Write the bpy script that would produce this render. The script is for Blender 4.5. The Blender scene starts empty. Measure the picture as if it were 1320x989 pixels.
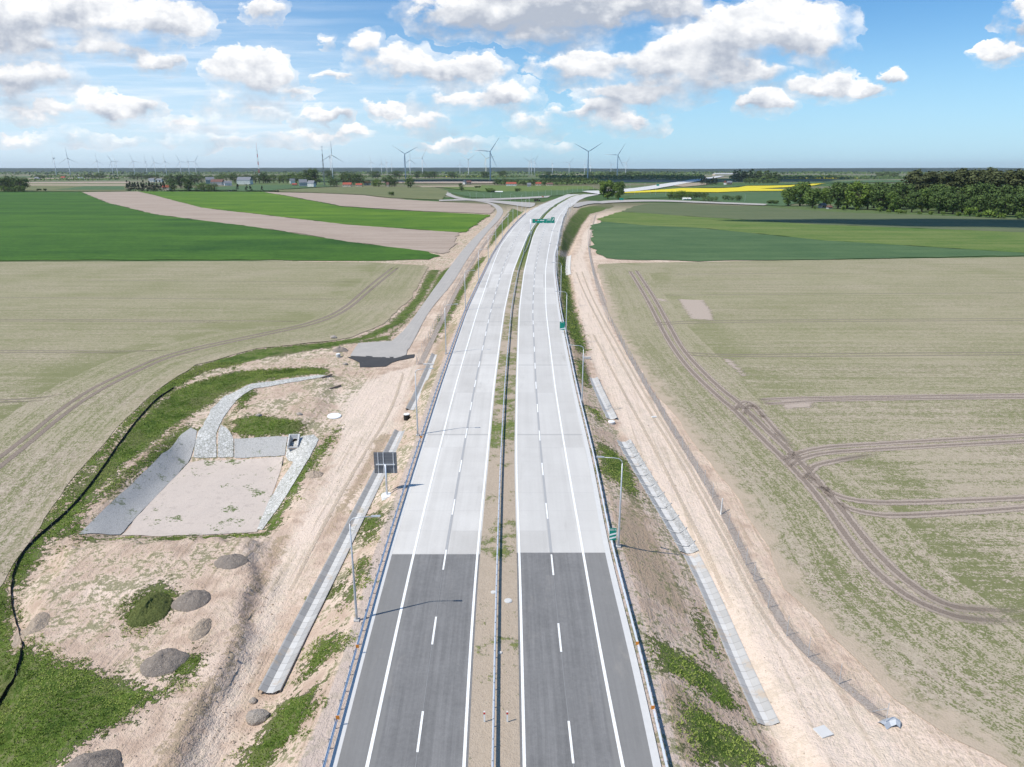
import bpy, bmesh, math, random
import numpy as np
from mathutils import Vector, Matrix, noise as mnoise, geometry

random.seed(7); rng = np.random.default_rng(7)
C = bpy.context.scene.collection
R = math.radians
# ------------------------------------------------------------------ camera model (photo pixels 1320 x 989)
F = 915.0; CH = 41.0; HOR = 218.0
PITCH = math.atan((494.5 - HOR) / F); SP, CP = math.sin(PITCH), math.cos(PITCH)

def ray(px, py):
    a = (px - 660.0) / F; t = (py - 494.5) / F
    return np.array([a, CP - t * SP, -SP - t * CP])

def pl(px, py, z=0.0):
    d = ray(px, py); k = (z - CH) / d[2]
    return np.array([d[0] * k, d[1] * k, z])

def zc(y, z=0.0):
    return y * CP + (CH - z) * SP          # camera depth

# ------------------------------------------------------------------ long profiles
def prof(xs, ys):
    xs = np.array(xs, float); ys = np.array(ys, float)
    g = np.concatenate([np.arange(-100, 700, 4.0), np.arange(700, 30000, 60.0)])
    v = np.interp(g, xs, ys)
    w = v.copy()
    for _ in range(40):
        w[1:-1] = 0.25 * w[:-2] + 0.5 * w[1:-1] + 0.25 * w[2:]
    return lambda y: np.interp(y, g, w)

ZR = prof([-100, 70, 100, 130, 160, 200, 250, 300, 400, 550, 700, 1000, 1300, 1800, 30000],
          [0, 0, .6, 1.6, 2.8, 4.2, 5.6, 6.8, 8, 8.3, 7, 4, 1.6, .6, .6])
ZF = prof([-100, 45, 70, 100, 130, 200, 300, 450, 800, 1300, 30000],
          [-3.6, -3.6, -3.2, -1.5, 0, 2, 3, 3, 2, 0, 0])
ZDR = prof([-100, 40, 66, 75, 95, 115, 160, 220, 320, 450, 800, 1300, 30000],
           [-4.6, -4.6, -4.4, -3.9, -1.9, -.3, 1.1, 2.0, 2.6, 2.6, 1.7, -.3, -.3])
ZDL = prof([-100, 40, 55, 75, 95, 120, 160, 220, 320, 450, 800, 1300, 30000],
           [-4.0, -4.0, -3.6, -2.6, -1.4, -.1, 1.1, 2.2, 2.7, 2.7, 1.7, -.3, -.3])

def on(px, py, zfun, dz=0.0):
    z = 0.0
    for _ in range(60):
        p = pl(px, py, z); z = 0.5 * z + 0.5 * (float(zfun(p[1])) + dz)
    return pl(px, py, z)

def line_fn(pts, zfun, dz=0.0, tail=None):
    w = np.array([on(px, py, zfun, dz) for px, py in pts])
    o = np.argsort(w[:, 1]); w = w[o]
    x, y = w[:, 0], w[:, 1]
    s = (x[1] - x[0]) / (y[1] - y[0])
    y = np.concatenate([[-60.0], y]); x = np.concatenate([[x[0] + s * (-60 - y[1])], x])
    g = np.arange(-60, 1400, 2.0); v = np.interp(g, y, x)
    for _ in range(30):
        q = v.copy(); q[1:-1] = .25 * v[:-2] + .5 * v[1:-1] + .25 * v[2:]; v = q
    return lambda yy: np.interp(yy, g, v)

# pavement edges and lane lines of the two carriageways
LOUT = line_fn([(473, 989), (503, 850), (533, 713), (561, 600), (586.4, 500), (615.7, 400), (636, 340), (645, 318), (660, 297), (676, 280), (698, 265.5), (721, 255.5), (733, 251), (751, 248.2)], ZR)
LIN = line_fn([(598, 989), (605, 850), (615, 713), (626.7, 600), (636, 500), (649.8, 400), (661, 350), (672.7, 321), (680, 303), (688, 290.6), (700, 275.5), (715, 263.5), (730, 255.5), (738, 252.5), (752, 249.6)], ZR)
RIN = line_fn([(676, 989), (673, 850), (669.7, 713), (665.3, 600), (666.4, 500), (669.5, 400), (675.8, 350), (683, 321), (687, 306), (692.4, 293.6), (704.5, 277), (719.7, 264), (736, 254.5), (743, 252), (758, 249.8)], ZR)
ROUT = line_fn([(803, 989), (775, 850), (752, 713), (731.7, 600), (715.5, 500), (703.6, 400), (703, 350), (706, 328), (709, 312), (712, 298), (720, 280), (731, 267), (745, 257.5), (753, 253.8), (772, 250)], ZR)
LE = line_fn([(434, 989), (469, 850), (505, 713), (539, 600), (570, 500), (604, 400), (627, 350), (638, 327), (653, 304), (668, 286), (683, 272.4), (695, 265), (719, 255.2), (732, 250.4), (750, 247.6)], ZR)
RE = line_fn([(842, 989), (814, 850), (778.5, 713), (760, 600), (737, 500), (718.6, 400), (713, 350), (713.5, 328.5), (718, 312), (720.5, 297), (725, 281.5), (733, 268), (747, 258), (756, 254), (776, 250)], ZR)
LB = line_fn([(385, 989), (427, 905), (443, 850), (469, 746), (490, 686), (524, 600), (556, 500), (597, 400), (622, 350), (634, 327), (649, 304), (664, 286), (680, 272.4), (692, 264.7), (716, 255), (731, 250), (748, 247.4)], ZR, -.15)
RB = line_fn([(880, 989), (845, 850), (806, 713), (783, 649), (775, 600), (748, 500), (726, 400), (718, 350), (720, 328.5), (724, 312), (726, 297), (731, 281.5), (739, 268), (751, 258.5), (759, 254.4), (780, 250.2)], ZR, -.15)
LD = line_fn([(300, 989), (347, 892), (400, 790), (440, 710), (470, 645), (490, 610), (517, 550), (535, 522), (563, 456), (585, 400), (612, 350), (625, 327), (642, 304), (658, 286), (670, 276)], ZDL)
RD = line_fn([(1015, 989), (985, 935), (940, 825), (900, 725), (850, 650), (800, 566), (788, 540), (762, 486), (740, 400), (730, 350), (732, 330), (740, 312), (747, 297), (756, 281), (775, 272), (792, 266)], ZDR)

def far_l(y, base): return np.where(y > 700, LE(y) - 9 - 1.5 * (ZR(y) - ZF(y)), base)
def far_r(y, base): return np.where(y > 740, RE(y) + 9 + 2.2 * (ZR(y) - ZF(y)) + np.clip((1000 - y) / 260, 0, 1) * 20, base)

def sst(v, a, b):
    t = np.clip((v - a) / (b - a), 0, 1); return t * t * (3 - 2 * t)

def sdf(P, poly):
    P = np.asarray(P, float); poly = np.asarray(poly, float)
    x, y = P[:, 0], P[:, 1]
    d2 = np.full(len(P), 1e18); ins = np.zeros(len(P), bool)
    n = len(poly)
    for i in range(n):
        a = poly[i]; b = poly[(i + 1) % n]
        e = b - a; L = float(e @ e) + 1e-12
        t = np.clip(((x - a[0]) * e[0] + (y - a[1]) * e[1]) / L, 0, 1)
        d2 = np.minimum(d2, (x - a[0] - t * e[0]) ** 2 + (y - a[1] - t * e[1]) ** 2)
        c = ((a[1] > y) != (b[1] > y))
        with np.errstate(divide='ignore', invalid='ignore'):
            xx = (b[0] - a[0]) * (y - a[1]) / (b[1] - a[1]) + a[0]
        ins ^= c & (x < xx)
    d = np.sqrt(d2)
    return np.where(ins, d, -d)

def pdist(P, line):
    P = np.asarray(P, float); line = np.asarray(line, float)
    x, y = P[:, 0], P[:, 1]; d2 = np.full(len(P), 1e18); s = np.zeros(len(P)); acc = 0.0
    for a, b in zip(line[:-1], line[1:]):
        e = b - a; L = float(e @ e) + 1e-12
        t = np.clip(((x - a[0]) * e[0] + (y - a[1]) * e[1]) / L, 0, 1)
        q = (x - a[0] - t * e[0]) ** 2 + (y - a[1] - t * e[1]) ** 2
        m = q < d2; d2 = np.where(m, q, d2); s = np.where(m, acc + t * math.sqrt(L), s); acc += math.sqrt(L)
    return np.sqrt(d2), s

# smooth value noise for relief
def vnoise(x, y, seed=0):
    xi = np.floor(x).astype(np.int64); yi = np.floor(y).astype(np.int64); fx = x - xi; fy = y - yi
    fx = fx * fx * (3 - 2 * fx); fy = fy * fy * (3 - 2 * fy)
    def hsh(a, b):
        v = np.sin(a * 127.1 + b * 311.7 + seed * 74.7) * 43758.5453
        return v - np.floor(v)
    return (hsh(xi, yi) * (1 - fx) + hsh(xi + 1, yi) * fx) * (1 - fy) + (hsh(xi, yi + 1) * (1 - fx) + hsh(xi + 1, yi + 1) * fx) * fy - .5

PONDZ = -4.3
POND = np.array([pl(x, y, PONDZ)[:2] for x, y in [(157, 691), (332, 686), (350, 640), (362, 601), (300, 595), (243, 598), (200, 640)]])
TERR = np.array([pl(x, y, -2.4)[:2] for x, y in [(10, 1150), (24, 870), (38, 790), (92, 712), (200, 705), (325, 702), (334, 740), (298, 850), (232, 989), (190, 1150)]])
WORK = np.array([pl(x, y, -1.5)[:2] for x, y in [(-180, 1100), (-120, 905), (-40, 805), (7, 750), (32, 708), (73, 653), (101, 614), (141, 568), (182, 523), (215, 497), (253, 475), (330, 454), (410, 445), (455, 439), (495, 422), (530, 388), (553, 347), (769, 347), (790, 420), (815, 461), (853, 516), (891, 565), (930, 615), (960, 652), (1016, 760), (1070, 815), (1112, 858), (1154, 900), (1230, 950), (1330, 1010), (1500, 1150)]])
MOUND = np.array([pl(x, y, -1.2)[:2] for x, y in [(310, 508), (330, 497), (395, 490), (430, 495), (415, 535), (392, 556), (335, 556), (302, 548)]])

def h(x, y):
    x = np.atleast_1d(np.asarray(x, float)); y = np.atleast_1d(np.asarray(y, float))
    x, y = np.broadcast_arrays(x, y); shp = x.shape; x = x.ravel(); y = y.ravel()
    zf = ZF(y).copy(); zr = ZR(y)
    roll = sst(np.hypot(x, y), 300, 900)
    zf += roll * (1.6 * vnoise(x / 420 + 3, y / 420, 1) + .9 * vnoise(x / 170, y / 170, 2))
    # local relief left of the road
    near = (x < -8) & (x > -90) & (y > 20) & (y < 150)
    if near.any():
        P = np.stack([x[near], y[near]], 1)
        z = zf[near]
        dt = sdf(P, TERR) + 1.5 * vnoise(P[:, 0] / 2.4, P[:, 1] / 2.4, 15) + .7 * vnoise(P[:, 0] / .9, P[:, 1] / .9, 16); z = z + 1.35 * sst(dt, -.9, .6) - .35 * sst(dt, -9, -2.5) * (1 - sst(dt, -2.5, -1.0)) + .35 * sst(dt, -1, 4) * vnoise(P[:, 0] / 5, P[:, 1] / 5, 5)
        dm = sdf(P, MOUND); z = z + .7 * sst(dm, -2.0, 2.0)
        dp = sdf(P, POND); k = sst(dp, -5.2, 0.4)
        z = z * (1 - k) + PONDZ * k
        zf[near] = z
    cl, cr = far_l(y, LD(y)), far_r(y, RD(y)); q = np.clip((LB(y) - cl - 1.7) / 3, .05, 1); q2 = np.clip((cr - RB(y) - 1.7) / 3, .05, 1)
    b = np.stack([cl - 2.1, cl - 1.4, cl - .45, cl + .45, cl + 1.4 * q, LB(y), LE(y), RE(y), RB(y), cr - 1.4 * q2, cr - .45, cr + .45, cr + 1.4, cr + 2.0], 1)
    b = np.sort(b, 1)
    e = zr - .15
    zl = np.minimum(ZDL(y), zf); zrr = ZDR(y)
    v = np.stack([zf - .02, np.minimum(zl + .42, zf), zl, zl, np.minimum(zl + .42, e), e, e, e, e, np.minimum(zrr + .42, e), zrr, zrr, np.minimum(zrr + .42, zf), zf - .02], 1)
    dn = np.zeros(len(x)); mk = (y < 330) & (np.abs(x) < 90)
    if mk.any(): dn[mk] = sst(sdf(np.stack([x[mk], y[mk]], 1), WORK), .5, 4)
    zf = zf + dn * (.10 * vnoise(x / 2.3, y / 2.3, 3) + .05 * vnoise(x / .9, y / .9, 4) + .14 * vnoise((x - .25 * y * (x < 0)) / 1.1, y / 9.0, 11))
    out = zf.copy()
    for i in range(13):
        a, c = b[:, i], b[:, i + 1]
        m = (x >= a) & (x < c) & (y < 1500)
        t = np.where(c > a, (x - a) / np.maximum(c - a, 1e-6), 0)
        zz = v[:, i] * (1 - t) + v[:, i + 1] * t
        if i in (4, 8):   # uneven embankment slopes
            zz = zz + .22 * vnoise(x / 2.6, y / 4.0, 6) * 4 * t * (1 - t) + .08 * vnoise(x / .8, y / .8, 7) * 4 * t * (1 - t)
        out = np.where(m, zz, out)
    return out.reshape(shp)

_dd = np.geomspace(22, 16000, 3600)
def ug(px, py):
    d = ray(px, py); k = _dd / d[1]
    x = d[0] * k; z = CH + d[2] * k
    g = h(x, _dd)
    m = np.nonzero(z <= g)[0]
    if len(m) == 0: i = len(_dd) - 1; return np.array([x[i], _dd[i], g[i]])
    i = m[0]
    if i == 0: return np.array([x[0], _dd[0], g[0]])
    f0 = z[i - 1] - g[i - 1]; f1 = z[i] - g[i]; t = f0 / (f0 - f1)
    yy = _dd[i - 1] + t * (_dd[i] - _dd[i - 1]); xx = d[0] / d[1] * yy
    return np.array([xx, yy, float(h(xx, yy)[0])])
def ugs(pts): return np.array([ug(*p)[:2] for p in pts])

# ------------------------------------------------------------------ object helpers
def tag(o, label=None, cat=None, group=None, kind=None):
    if label: o['label'] = label
    if cat: o['category'] = cat
    if group: o['group'] = group
    if kind: o['kind'] = kind
    return o
def empty(name, loc, rz=0.0):
    o = bpy.data.objects.new(name, None); C.objects.link(o); o.location = loc; o.rotation_euler = (0, 0, rz); o.empty_display_size = .3
    return o
def mesh_obj(name, verts, faces, mat, parent=None, smooth=False, attrs=None, mats=None):
    me = bpy.data.meshes.new(name)
    me.from_pydata([tuple(map(float, v)) for v in verts], [], [tuple(int(i) for i in f) for f in faces])
    for k, a in (attrs or {}).items():
        at = me.attributes.new(k, 'FLOAT', 'POINT'); at.data.foreach_set('value', np.asarray(a, np.float32))
    if mat: me.materials.append(mat)
    if smooth: me.polygons.foreach_set('use_smooth', [True] * len(me.polygons))
    me.update()
    o = bpy.data.objects.new(name, me); C.objects.link(o)
    if parent: o.parent = parent
    return o
def copy_tree(o, parent=None):
    c = o.copy(); C.objects.link(c)
    if parent: c.parent = parent; c.matrix_parent_inverse = o.matrix_parent_inverse
    for ch in list(o.children): copy_tree(ch, c)
    return c

class MB:
    def __init__(s): s.v = []; s.f = []
    def add(s, vs, fs):
        n = len(s.v); s.v += [tuple(map(float, q)) for q in vs]; s.f += [tuple(i + n for i in q) for q in fs]; return s
    def box(s, c, d, rot=None):
        hx, hy, hz = d[0] / 2, d[1] / 2, d[2] / 2
        vs = [Vector((sx * hx, sy * hy, sz * hz)) for sx in (-1, 1) for sy in (-1, 1) for sz in (-1, 1)]
        if rot is not None: vs = [rot @ q for q in vs]
        vs = [q + Vector(c) for q in vs]
        return s.add(vs, [(0, 1, 3, 2), (4, 6, 7, 5), (0, 4, 5, 1), (2, 3, 7, 6), (0, 2, 6, 4), (1, 5, 7, 3)])
    def tube(s, pts, rads, n=8, cap=True):
        pts = [Vector(p) for p in pts]
        if not hasattr(rads, '__len__'): rads = [rads] * len(pts)
        rings = []
        for i, p in enumerate(pts):
            a = pts[max(i - 1, 0)]; b = pts[min(i + 1, len(pts) - 1)]; t = (b - a).normalized()
            u = t.cross(Vector((0, 0, 1)))
            if u.length < 1e-3: u = t.cross(Vector((0, 1, 0)))
            u.normalize(); w = t.cross(u)
            rings.append([p + (u * math.cos(2 * math.pi * k / n) + w * math.sin(2 * math.pi * k / n)) * rads[i] for k in range(n)])
        vs = [q for r in rings for q in r]; fs = []
        for i in range(len(pts) - 1):
            for k in range(n):
                fs.append((i * n + k, i * n + (k + 1) % n, (i + 1) * n + (k + 1) % n, (i + 1) * n + k))
        if cap: fs += [tuple(range(n))[::-1], tuple((len(pts) - 1) * n + k for k in range(n))]
        return s.add(vs, fs)
    def lathe(s, prof_, n=12, c=(0, 0, 0)):
        vs = []; fs = []
        for r, z in prof_:
            for k in range(n): vs.append((c[0] + r * math.cos(2 * math.pi * k / n), c[1] + r * math.sin(2 * math.pi * k / n), c[2] + z))
        for i in range(len(prof_) - 1):
            for k in range(n): fs.append((i * n + k, i * n + (k + 1) % n, (i + 1) * n + (k + 1) % n, (i + 1) * n + k))
        fs.append(tuple((len(prof_) - 1) * n + k for k in range(n)))
        return s.add(vs, fs)
    def sweep(s, pts, profile, closed=False):
        """profile: (side, up) pairs swept along xyz points (side = to the right of travel)"""
        pts = [Vector(p) for p in pts]; m = len(profile); vs = []; fs = []
        for i, p in enumerate(pts):
            t = pts[min(i + 1, len(pts) - 1)] - pts[max(i - 1, 0)]; t.z = 0; t.normalize(); r = Vector((t.y, -t.x, 0))
            for a, b in profile: vs.append(p + r * a + Vector((0, 0, b)))
        for i in range(len(pts) - 1):
            for k in range(m if closed else m - 1):
                k2 = (k + 1) % m
                fs.append((i * m + k, (i + 1) * m + k, (i + 1) * m + k2, i * m + k2))
        return s.add(vs, fs)
    def build(s, name, mat, parent=None, smooth=False):
        return mesh_obj(name, s.v, s.f, mat, parent, smooth)

def subdiv(poly, sp, jit=0.0, closed=True):
    poly = [np.asarray(p, float) for p in poly]; out = []
    n = len(poly)
    for i in range(n if closed else n - 1):
        a, b = poly[i], poly[(i + 1) % n]; L = np.linalg.norm(b - a); k = max(1, int(L / sp))
        nr = np.array([-(b - a)[1], (b - a)[0]]) / max(L, 1e-6)
        for j in range(k):
            q = a + (b - a) * j / k
            if jit: q = q + nr * jit * float(vnoise(np.array([q[0] / (sp * 2)]), np.array([q[1] / (sp * 2)]), 9)[0]) * 2
            out.append(q)
    if not closed: out.append(poly[-1])
    return np.array(out)

def smooth_line(pts, it=2):
    p = [np.asarray(q, float) for q in pts]
    for _ in range(it):
        q = [p[0]]
        for a, b in zip(p[:-1], p[1:]): q += [a * .75 + b * .25, a * .25 + b * .75]
        q.append(p[-1]); p = q
    return np.array(p)

def sheet(name, poly, sp, off, mat, jit=0.0, attr_fn=None, parent=None, kind='structure', drape=True, esp=None):
    b = subdiv(poly, esp or sp, jit)
    lo, hi = b.min(0), b.max(0)
    gx = np.arange(lo[0], hi[0], sp); gy = np.arange(lo[1], hi[1], sp)
    X, Y = np.meshgrid(gx, gy); P = np.stack([X.ravel(), Y.ravel()], 1)
    P += rng.uniform(-.2, .2, P.shape) * sp
    P = P[sdf(P, b) > sp * .4]
    allp = [Vector(q) for q in np.concatenate([b, P])]; nb = len(b)
    r = geometry.delaunay_2d_cdt(allp, [(i, (i + 1) % nb) for i in range(nb)], [list(range(nb))], 1, 1e-5)
    v2 = np.array([tuple(q) for q in r[0]])
    z = h(v2[:, 0], v2[:, 1]) + off + np.hypot(v2[:, 0], v2[:, 1]) * .0002 * (sp > 1.2)
    vs = np.column_stack([v2, z])
    fs = []
    for f in r[2]:
        a, bb, c = (v2[i] for i in f[:3])
        cr = (bb[0] - a[0]) * (c[1] - a[1]) - (bb[1] - a[1]) * (c[0] - a[0])
        fs.append(f if cr > 0 else f[::-1])
    at = attr_fn(v2) if attr_fn else None
    o = mesh_obj(name, vs, fs, mat, parent, True, at)
    if kind: o['kind'] = kind
    return o

def band(name, line, width, off, mat, zf=None, kind='structure', parent=None, sp=1.0, n=2, fade=0.0):
    """a flat strip following the ground along a world-xy line"""
    ln = subdiv(smooth_line(line, 2), sp, closed=False)
    d = np.zeros_like(ln); d[1:-1] = ln[2:] - ln[:-2]; d[0] = ln[1] - ln[0]; d[-1] = ln[-1] - ln[-2]
    d /= np.linalg.norm(d, axis=1)[:, None]; nr = np.stack([d[:, 1], -d[:, 0]], 1)
    us = np.linspace(-1, 1, n + 1); vs = []; U = []; S = []
    s = np.concatenate([[0], np.cumsum(np.linalg.norm(np.diff(ln, axis=0), axis=1))])
    for i in range(len(ln)):
        for u in us:
            vs.append(ln[i] + nr[i] * u * width / 2); U.append(u); S.append(s[i])
    vs = np.array(vs); z = (h(vs[:, 0], vs[:, 1]) if zf is None else zf(vs[:, 1])) + off
    m = n + 1
    fs = [(i * m + k, i * m + k + 1, (i + 1) * m + k + 1, (i + 1) * m + k) for i in range(len(ln) - 1) for k in range(n)]
    o = mesh_obj(name, np.column_stack([vs, z]), fs, mat, parent, True, {'u': U, 's': S, 'e': s[-1] - np.array(S)})
    if kind: o['kind'] = kind
    return o

# ------------------------------------------------------------------ node helper
class G:
    def __init__(s, nt): s.nt = nt
    def st(s, sock, v):
        if v is None: return
        if isinstance(v, bpy.types.NodeSocket): s.nt.links.new(v, sock)
        else:
            if sock.type == 'RGBA' and len(v) == 3: v = (*v, 1)
            sock.default_value = v
    def new(s, t): return s.nt.nodes.new(t)
    def m(s, op, a, b=None, c=None, clamp=False):
        n = s.new('ShaderNodeMath'); n.operation = op; n.use_clamp = clamp
        for i, v in enumerate((a, b, c)): s.st(n.inputs[i], v)
        return n.outputs[0]
    def vm(s, op, a, b=None, c=None):
        n = s.new('ShaderNodeVectorMath'); n.operation = op
        for i, v in enumerate((a, b, c)): s.st(n.inputs[i], v)
        return n.outputs[1] if op in ('DOT_PRODUCT', 'LENGTH', 'DISTANCE') else n.outputs[0]
    def noise(s, vec, scale, detail=2.0, rough=.5, dist=0.0):
        n = s.new('ShaderNodeTexNoise'); s.st(n.inputs['Vector'], vec); n.inputs['Scale'].default_value = scale
        n.inputs['Detail'].default_value = detail; n.inputs['Roughness'].default_value = rough; n.inputs['Distortion'].default_value = dist
        return n.outputs[0]
    def vor(s, vec, scale, out='Distance', feat='F1'):
        n = s.new('ShaderNodeTexVoronoi'); n.feature = feat; s.st(n.inputs['Vector'], vec); n.inputs['Scale'].default_value = scale
        return n.outputs[out]
    def mix(s, f, a, b, mode='MIX'):
        n = s.new('ShaderNodeMix'); n.data_type = 'RGBA'; n.blend_type = mode; n.clamp_factor = True
        s.st(n.inputs[0], f); s.st(n.inputs[6], a); s.st(n.inputs[7], b); return n.outputs[2]
    def ss(s, v, lo, hi, a=0.0, b=1.0):
        n = s.new('ShaderNodeMapRange'); n.interpolation_type = 'SMOOTHSTEP'; s.st(n.inputs[0], v)
        for i, q in enumerate((lo, hi, a, b)): s.st(n.inputs[i + 1], q)
        return n.outputs[0]
    def attr(s, name):
        n = s.new('ShaderNodeAttribute'); n.attribute_name = name; return n.outputs['Fac']
    def pos(s): return s.new('ShaderNodeNewGeometry').outputs['Position']
    def obj(s): return s.new('ShaderNodeTexCoord').outputs['Object']
    def sep(s, v):
        n = s.new('ShaderNodeSeparateXYZ'); s.st(n.inputs[0], v); return n.outputs
    def comb(s, x=0.0, y=0.0, z=0.0):
        n = s.new('ShaderNodeCombineXYZ')
        for i, v in enumerate((x, y, z)): s.st(n.inputs[i], v)
        return n.outputs[0]
    def bump(s, hgt, strength=.5, dist=.1):
        n = s.new('ShaderNodeBump'); n.inputs['Strength'].default_value = strength; n.inputs['Distance'].default_value = dist
        s.st(n.inputs['Height'], hgt); return n.outputs[0]

def mat(name, fn=None, col=(.5, .5, .5), rough=.9, metal=0.0, spec=.2, var=0.12, vs=3.0):
    m = bpy.data.materials.new(name); m.use_nodes = True; g = G(m.node_tree)
    b = m.node_tree.nodes['Principled BSDF']
    b.inputs['Roughness'].default_value = rough; b.inputs['Metallic'].default_value = metal; b.inputs['Specular IOR Level'].default_value = spec
    if fn:
        r = fn(g)
        if not isinstance(r, tuple): r = (r,)
        g.st(b.inputs['Base Color'], r[0])
        if len(r) > 1 and r[1] is not None: g.st(b.inputs['Normal'], r[1])
        if len(r) > 2 and r[2] is not None: g.st(b.inputs['Alpha'], r[2])
    else:
        o = g.obj(); n = g.noise(o, vs, 3, .6)
        g.st(b.inputs['Base Color'], g.mix(n, tuple(c * (1 - var) for c in col), tuple(min(1, c * (1 + var)) for c in col)))
    return m
# ------------------------------------------------------------------ materials of the setting
def seed_mix(g, p, soil, green, rows, amount, coarse=.18):
    n1 = g.noise(p, .05, 3, .6); n2 = g.noise(p, 2.6, 2, .7); n3 = g.noise(p, 7.0, 1, .5)
    f = g.m('ADD', g.m('MULTIPLY', rows, .55), g.m('ADD', g.m('MULTIPLY', n2, .75), g.m('MULTIPLY', n3, .65)))
    f = g.m('ADD', f, g.m('MULTIPLY', g.m('SUBTRACT', n1, .5), 1.1))
    return g.mix(g.ss(f, amount - coarse, amount + coarse), soil, green)

def f_seed(seedv=0.0, amt=1.06):
    def fn(g):
        p = g.pos(); x, y, z = g.sep(p)
        d = g.attr('d'); s = g.attr('s'); hw = g.attr('hw')
        wob = g.m('MULTIPLY', g.noise(p, .05, 2, .5), 2.0)
        def rowset(along, across):
            a = g.noise(g.comb(g.m('MULTIPLY', along, .9), g.m('MULTIPLY', across, 3.6), seedv), 1.0, 3, .75)
            b_ = g.noise(g.comb(g.m('MULTIPLY', along, .16), g.m('MULTIPLY', across, 2.0), seedv + 2), 1.0, 2, .7)
            c_ = g.noise(g.comb(g.m('MULTIPLY', along, .018), g.m('MULTIPLY', across, .50), seedv + 4), 1.0, 3, .65)
            return g.m('ADD', g.m('MULTIPLY', a, .75), g.m('ADD', g.m('MULTIPLY', b_, .55), g.m('MULTIPLY', c_, .75)))
        hd = g.ss(d, g.m('SUBTRACT', hw, .5), g.m('ADD', hw, .5))
        rows = g.m('ADD', g.m('MULTIPLY', rowset(x, y), hd), g.m('MULTIPLY', rowset(s, d), g.m('SUBTRACT', 1.0, hd)))
        edge = g.m('MULTIPLY', g.ss(d, g.m('SUBTRACT', hw, .4), g.m('ADD', hw, .2)), g.ss(d, g.m('ADD', hw, 14.0), g.m('ADD', hw, 3.0)))
        gp = g.noise(g.comb(g.m('MULTIPLY', x, .05), g.m('MULTIPLY', y, .05), seedv), 1.0, 2, .5)
        rows = g.m('ADD', rows, g.m('MULTIPLY', g.m('MULTIPLY', edge, g.ss(gp, .45, .6)), .22))
        n0 = g.noise(p, .035, 3, .6); rows = g.m('ADD', rows, g.m('MULTIPLY', g.m('SUBTRACT', n0, .5), .55))
        n7 = g.noise(p, 5.0, 2, .7); rows = g.m('ADD', rows, g.m('MULTIPLY', g.m('SUBTRACT', n7, .5), .9))
        n13 = g.noise(p, 1.25, 3, .8); rows = g.m('ADD', rows, g.m('MULTIPLY', g.m('SUBTRACT', n13, .5), .95))
        soil = g.mix(g.ss(g.noise(p, 1.7, 4, .8), .3, .7), (.27, .215, .165), (.50, .425, .335))
        soil = g.mix(g.ss(g.noise(g.comb(g.m('MULTIPLY', x, .01), g.m('MULTIPLY', y, .06), seedv + 8), 1.0, 3, .6), .4, .65), soil, (.38, .325, .24))
        green = g.mix(g.noise(p, 1.1, 2, .6), (.105, .122, .040), (.195, .20, .088))
        far = g.ss(y, 60.0, 190.0)
        wid = g.m('ADD', .12, g.m('MULTIPLY', far, .10))
        lo = g.m('SUBTRACT', amt, wid); hi = g.m('ADD', amt, wid)
        f = g.ss(rows, lo, hi)
        c = g.mix(g.m('MULTIPLY', f, g.m('SUBTRACT', .95, g.m('MULTIPLY', far, .12))), soil, green)
        c = g.mix(g.m('MULTIPLY', far, .40), c, g.mix(g.noise(g.comb(g.m('MULTIPLY', x, .004), g.m('MULTIPLY', y, .35), seedv), 1.0, 4, .75), (.155, .18, .06), (.33, .295, .175)))
        bare = g.ss(g.m('ADD', d, g.m('MULTIPLY', g.m('SUBTRACT', g.noise(p, .35, 4, .7), .5), 9.0)), 3.2, .4)
        c = g.mix(g.m('MULTIPLY', bare, g.attr('bare')), c, g.mix(g.noise(p, 1.3, 3, .7), (.40, .32, .24), (.48, .39, .30)))
        return c, g.bump(g.m('ADD', n7, g.m('MULTIPLY', rows, .8)), .5, .09)
    return fn

def f_crop(a, b, streak=(.01, .05), fine=.8):
    def fn(g):
        p = g.pos(); x, y, z = g.sep(p)
        n = g.noise(g.comb(g.m('MULTIPLY', x, streak[0]), g.m('MULTIPLY', y, streak[1]), 0.0), 1.0, 4, .65)
        k = g.noise(p, fine, 3, .75)
        f = g.m('ADD', g.m('MULTIPLY', g.m('SUBTRACT', n, .5), 2.1), g.m('MULTIPLY', g.m('SUBTRACT', k, .5), 1.5))
        tl = g.m('ABSOLUTE', g.m('SUBTRACT', g.m('FRACT', g.m('DIVIDE', g.m('ADD', g.m('MULTIPLY', x, streak[1] * 8), g.m('MULTIPLY', y, .9)), 18.0)), .5))
        f = g.m('ADD', f, g.m('MULTIPLY', g.ss(tl, .455, .49), g.m('MULTIPLY', g.ss(y, 700.0, 300.0), -.35)))
        dr = g.noise(g.comb(g.m('MULTIPLY', x, .02), g.m('MULTIPLY', y, .45), 7.0), 1.0, 3, .8); f = g.m('ADD', f, g.m('MULTIPLY', g.m('SUBTRACT', dr, .5), .9))
        n9 = g.noise(g.comb(g.m('MULTIPLY', x, .03), g.m('MULTIPLY', y, .03), 5.0), 1.0, 4, .7); f = g.m('ADD', f, g.m('MULTIPLY', g.m('SUBTRACT', n9, .5), 1.3))
        return g.mix(g.m('ADD', f, .5, clamp=True), a, b), g.bump(k, .6, .2)
    return fn

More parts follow.
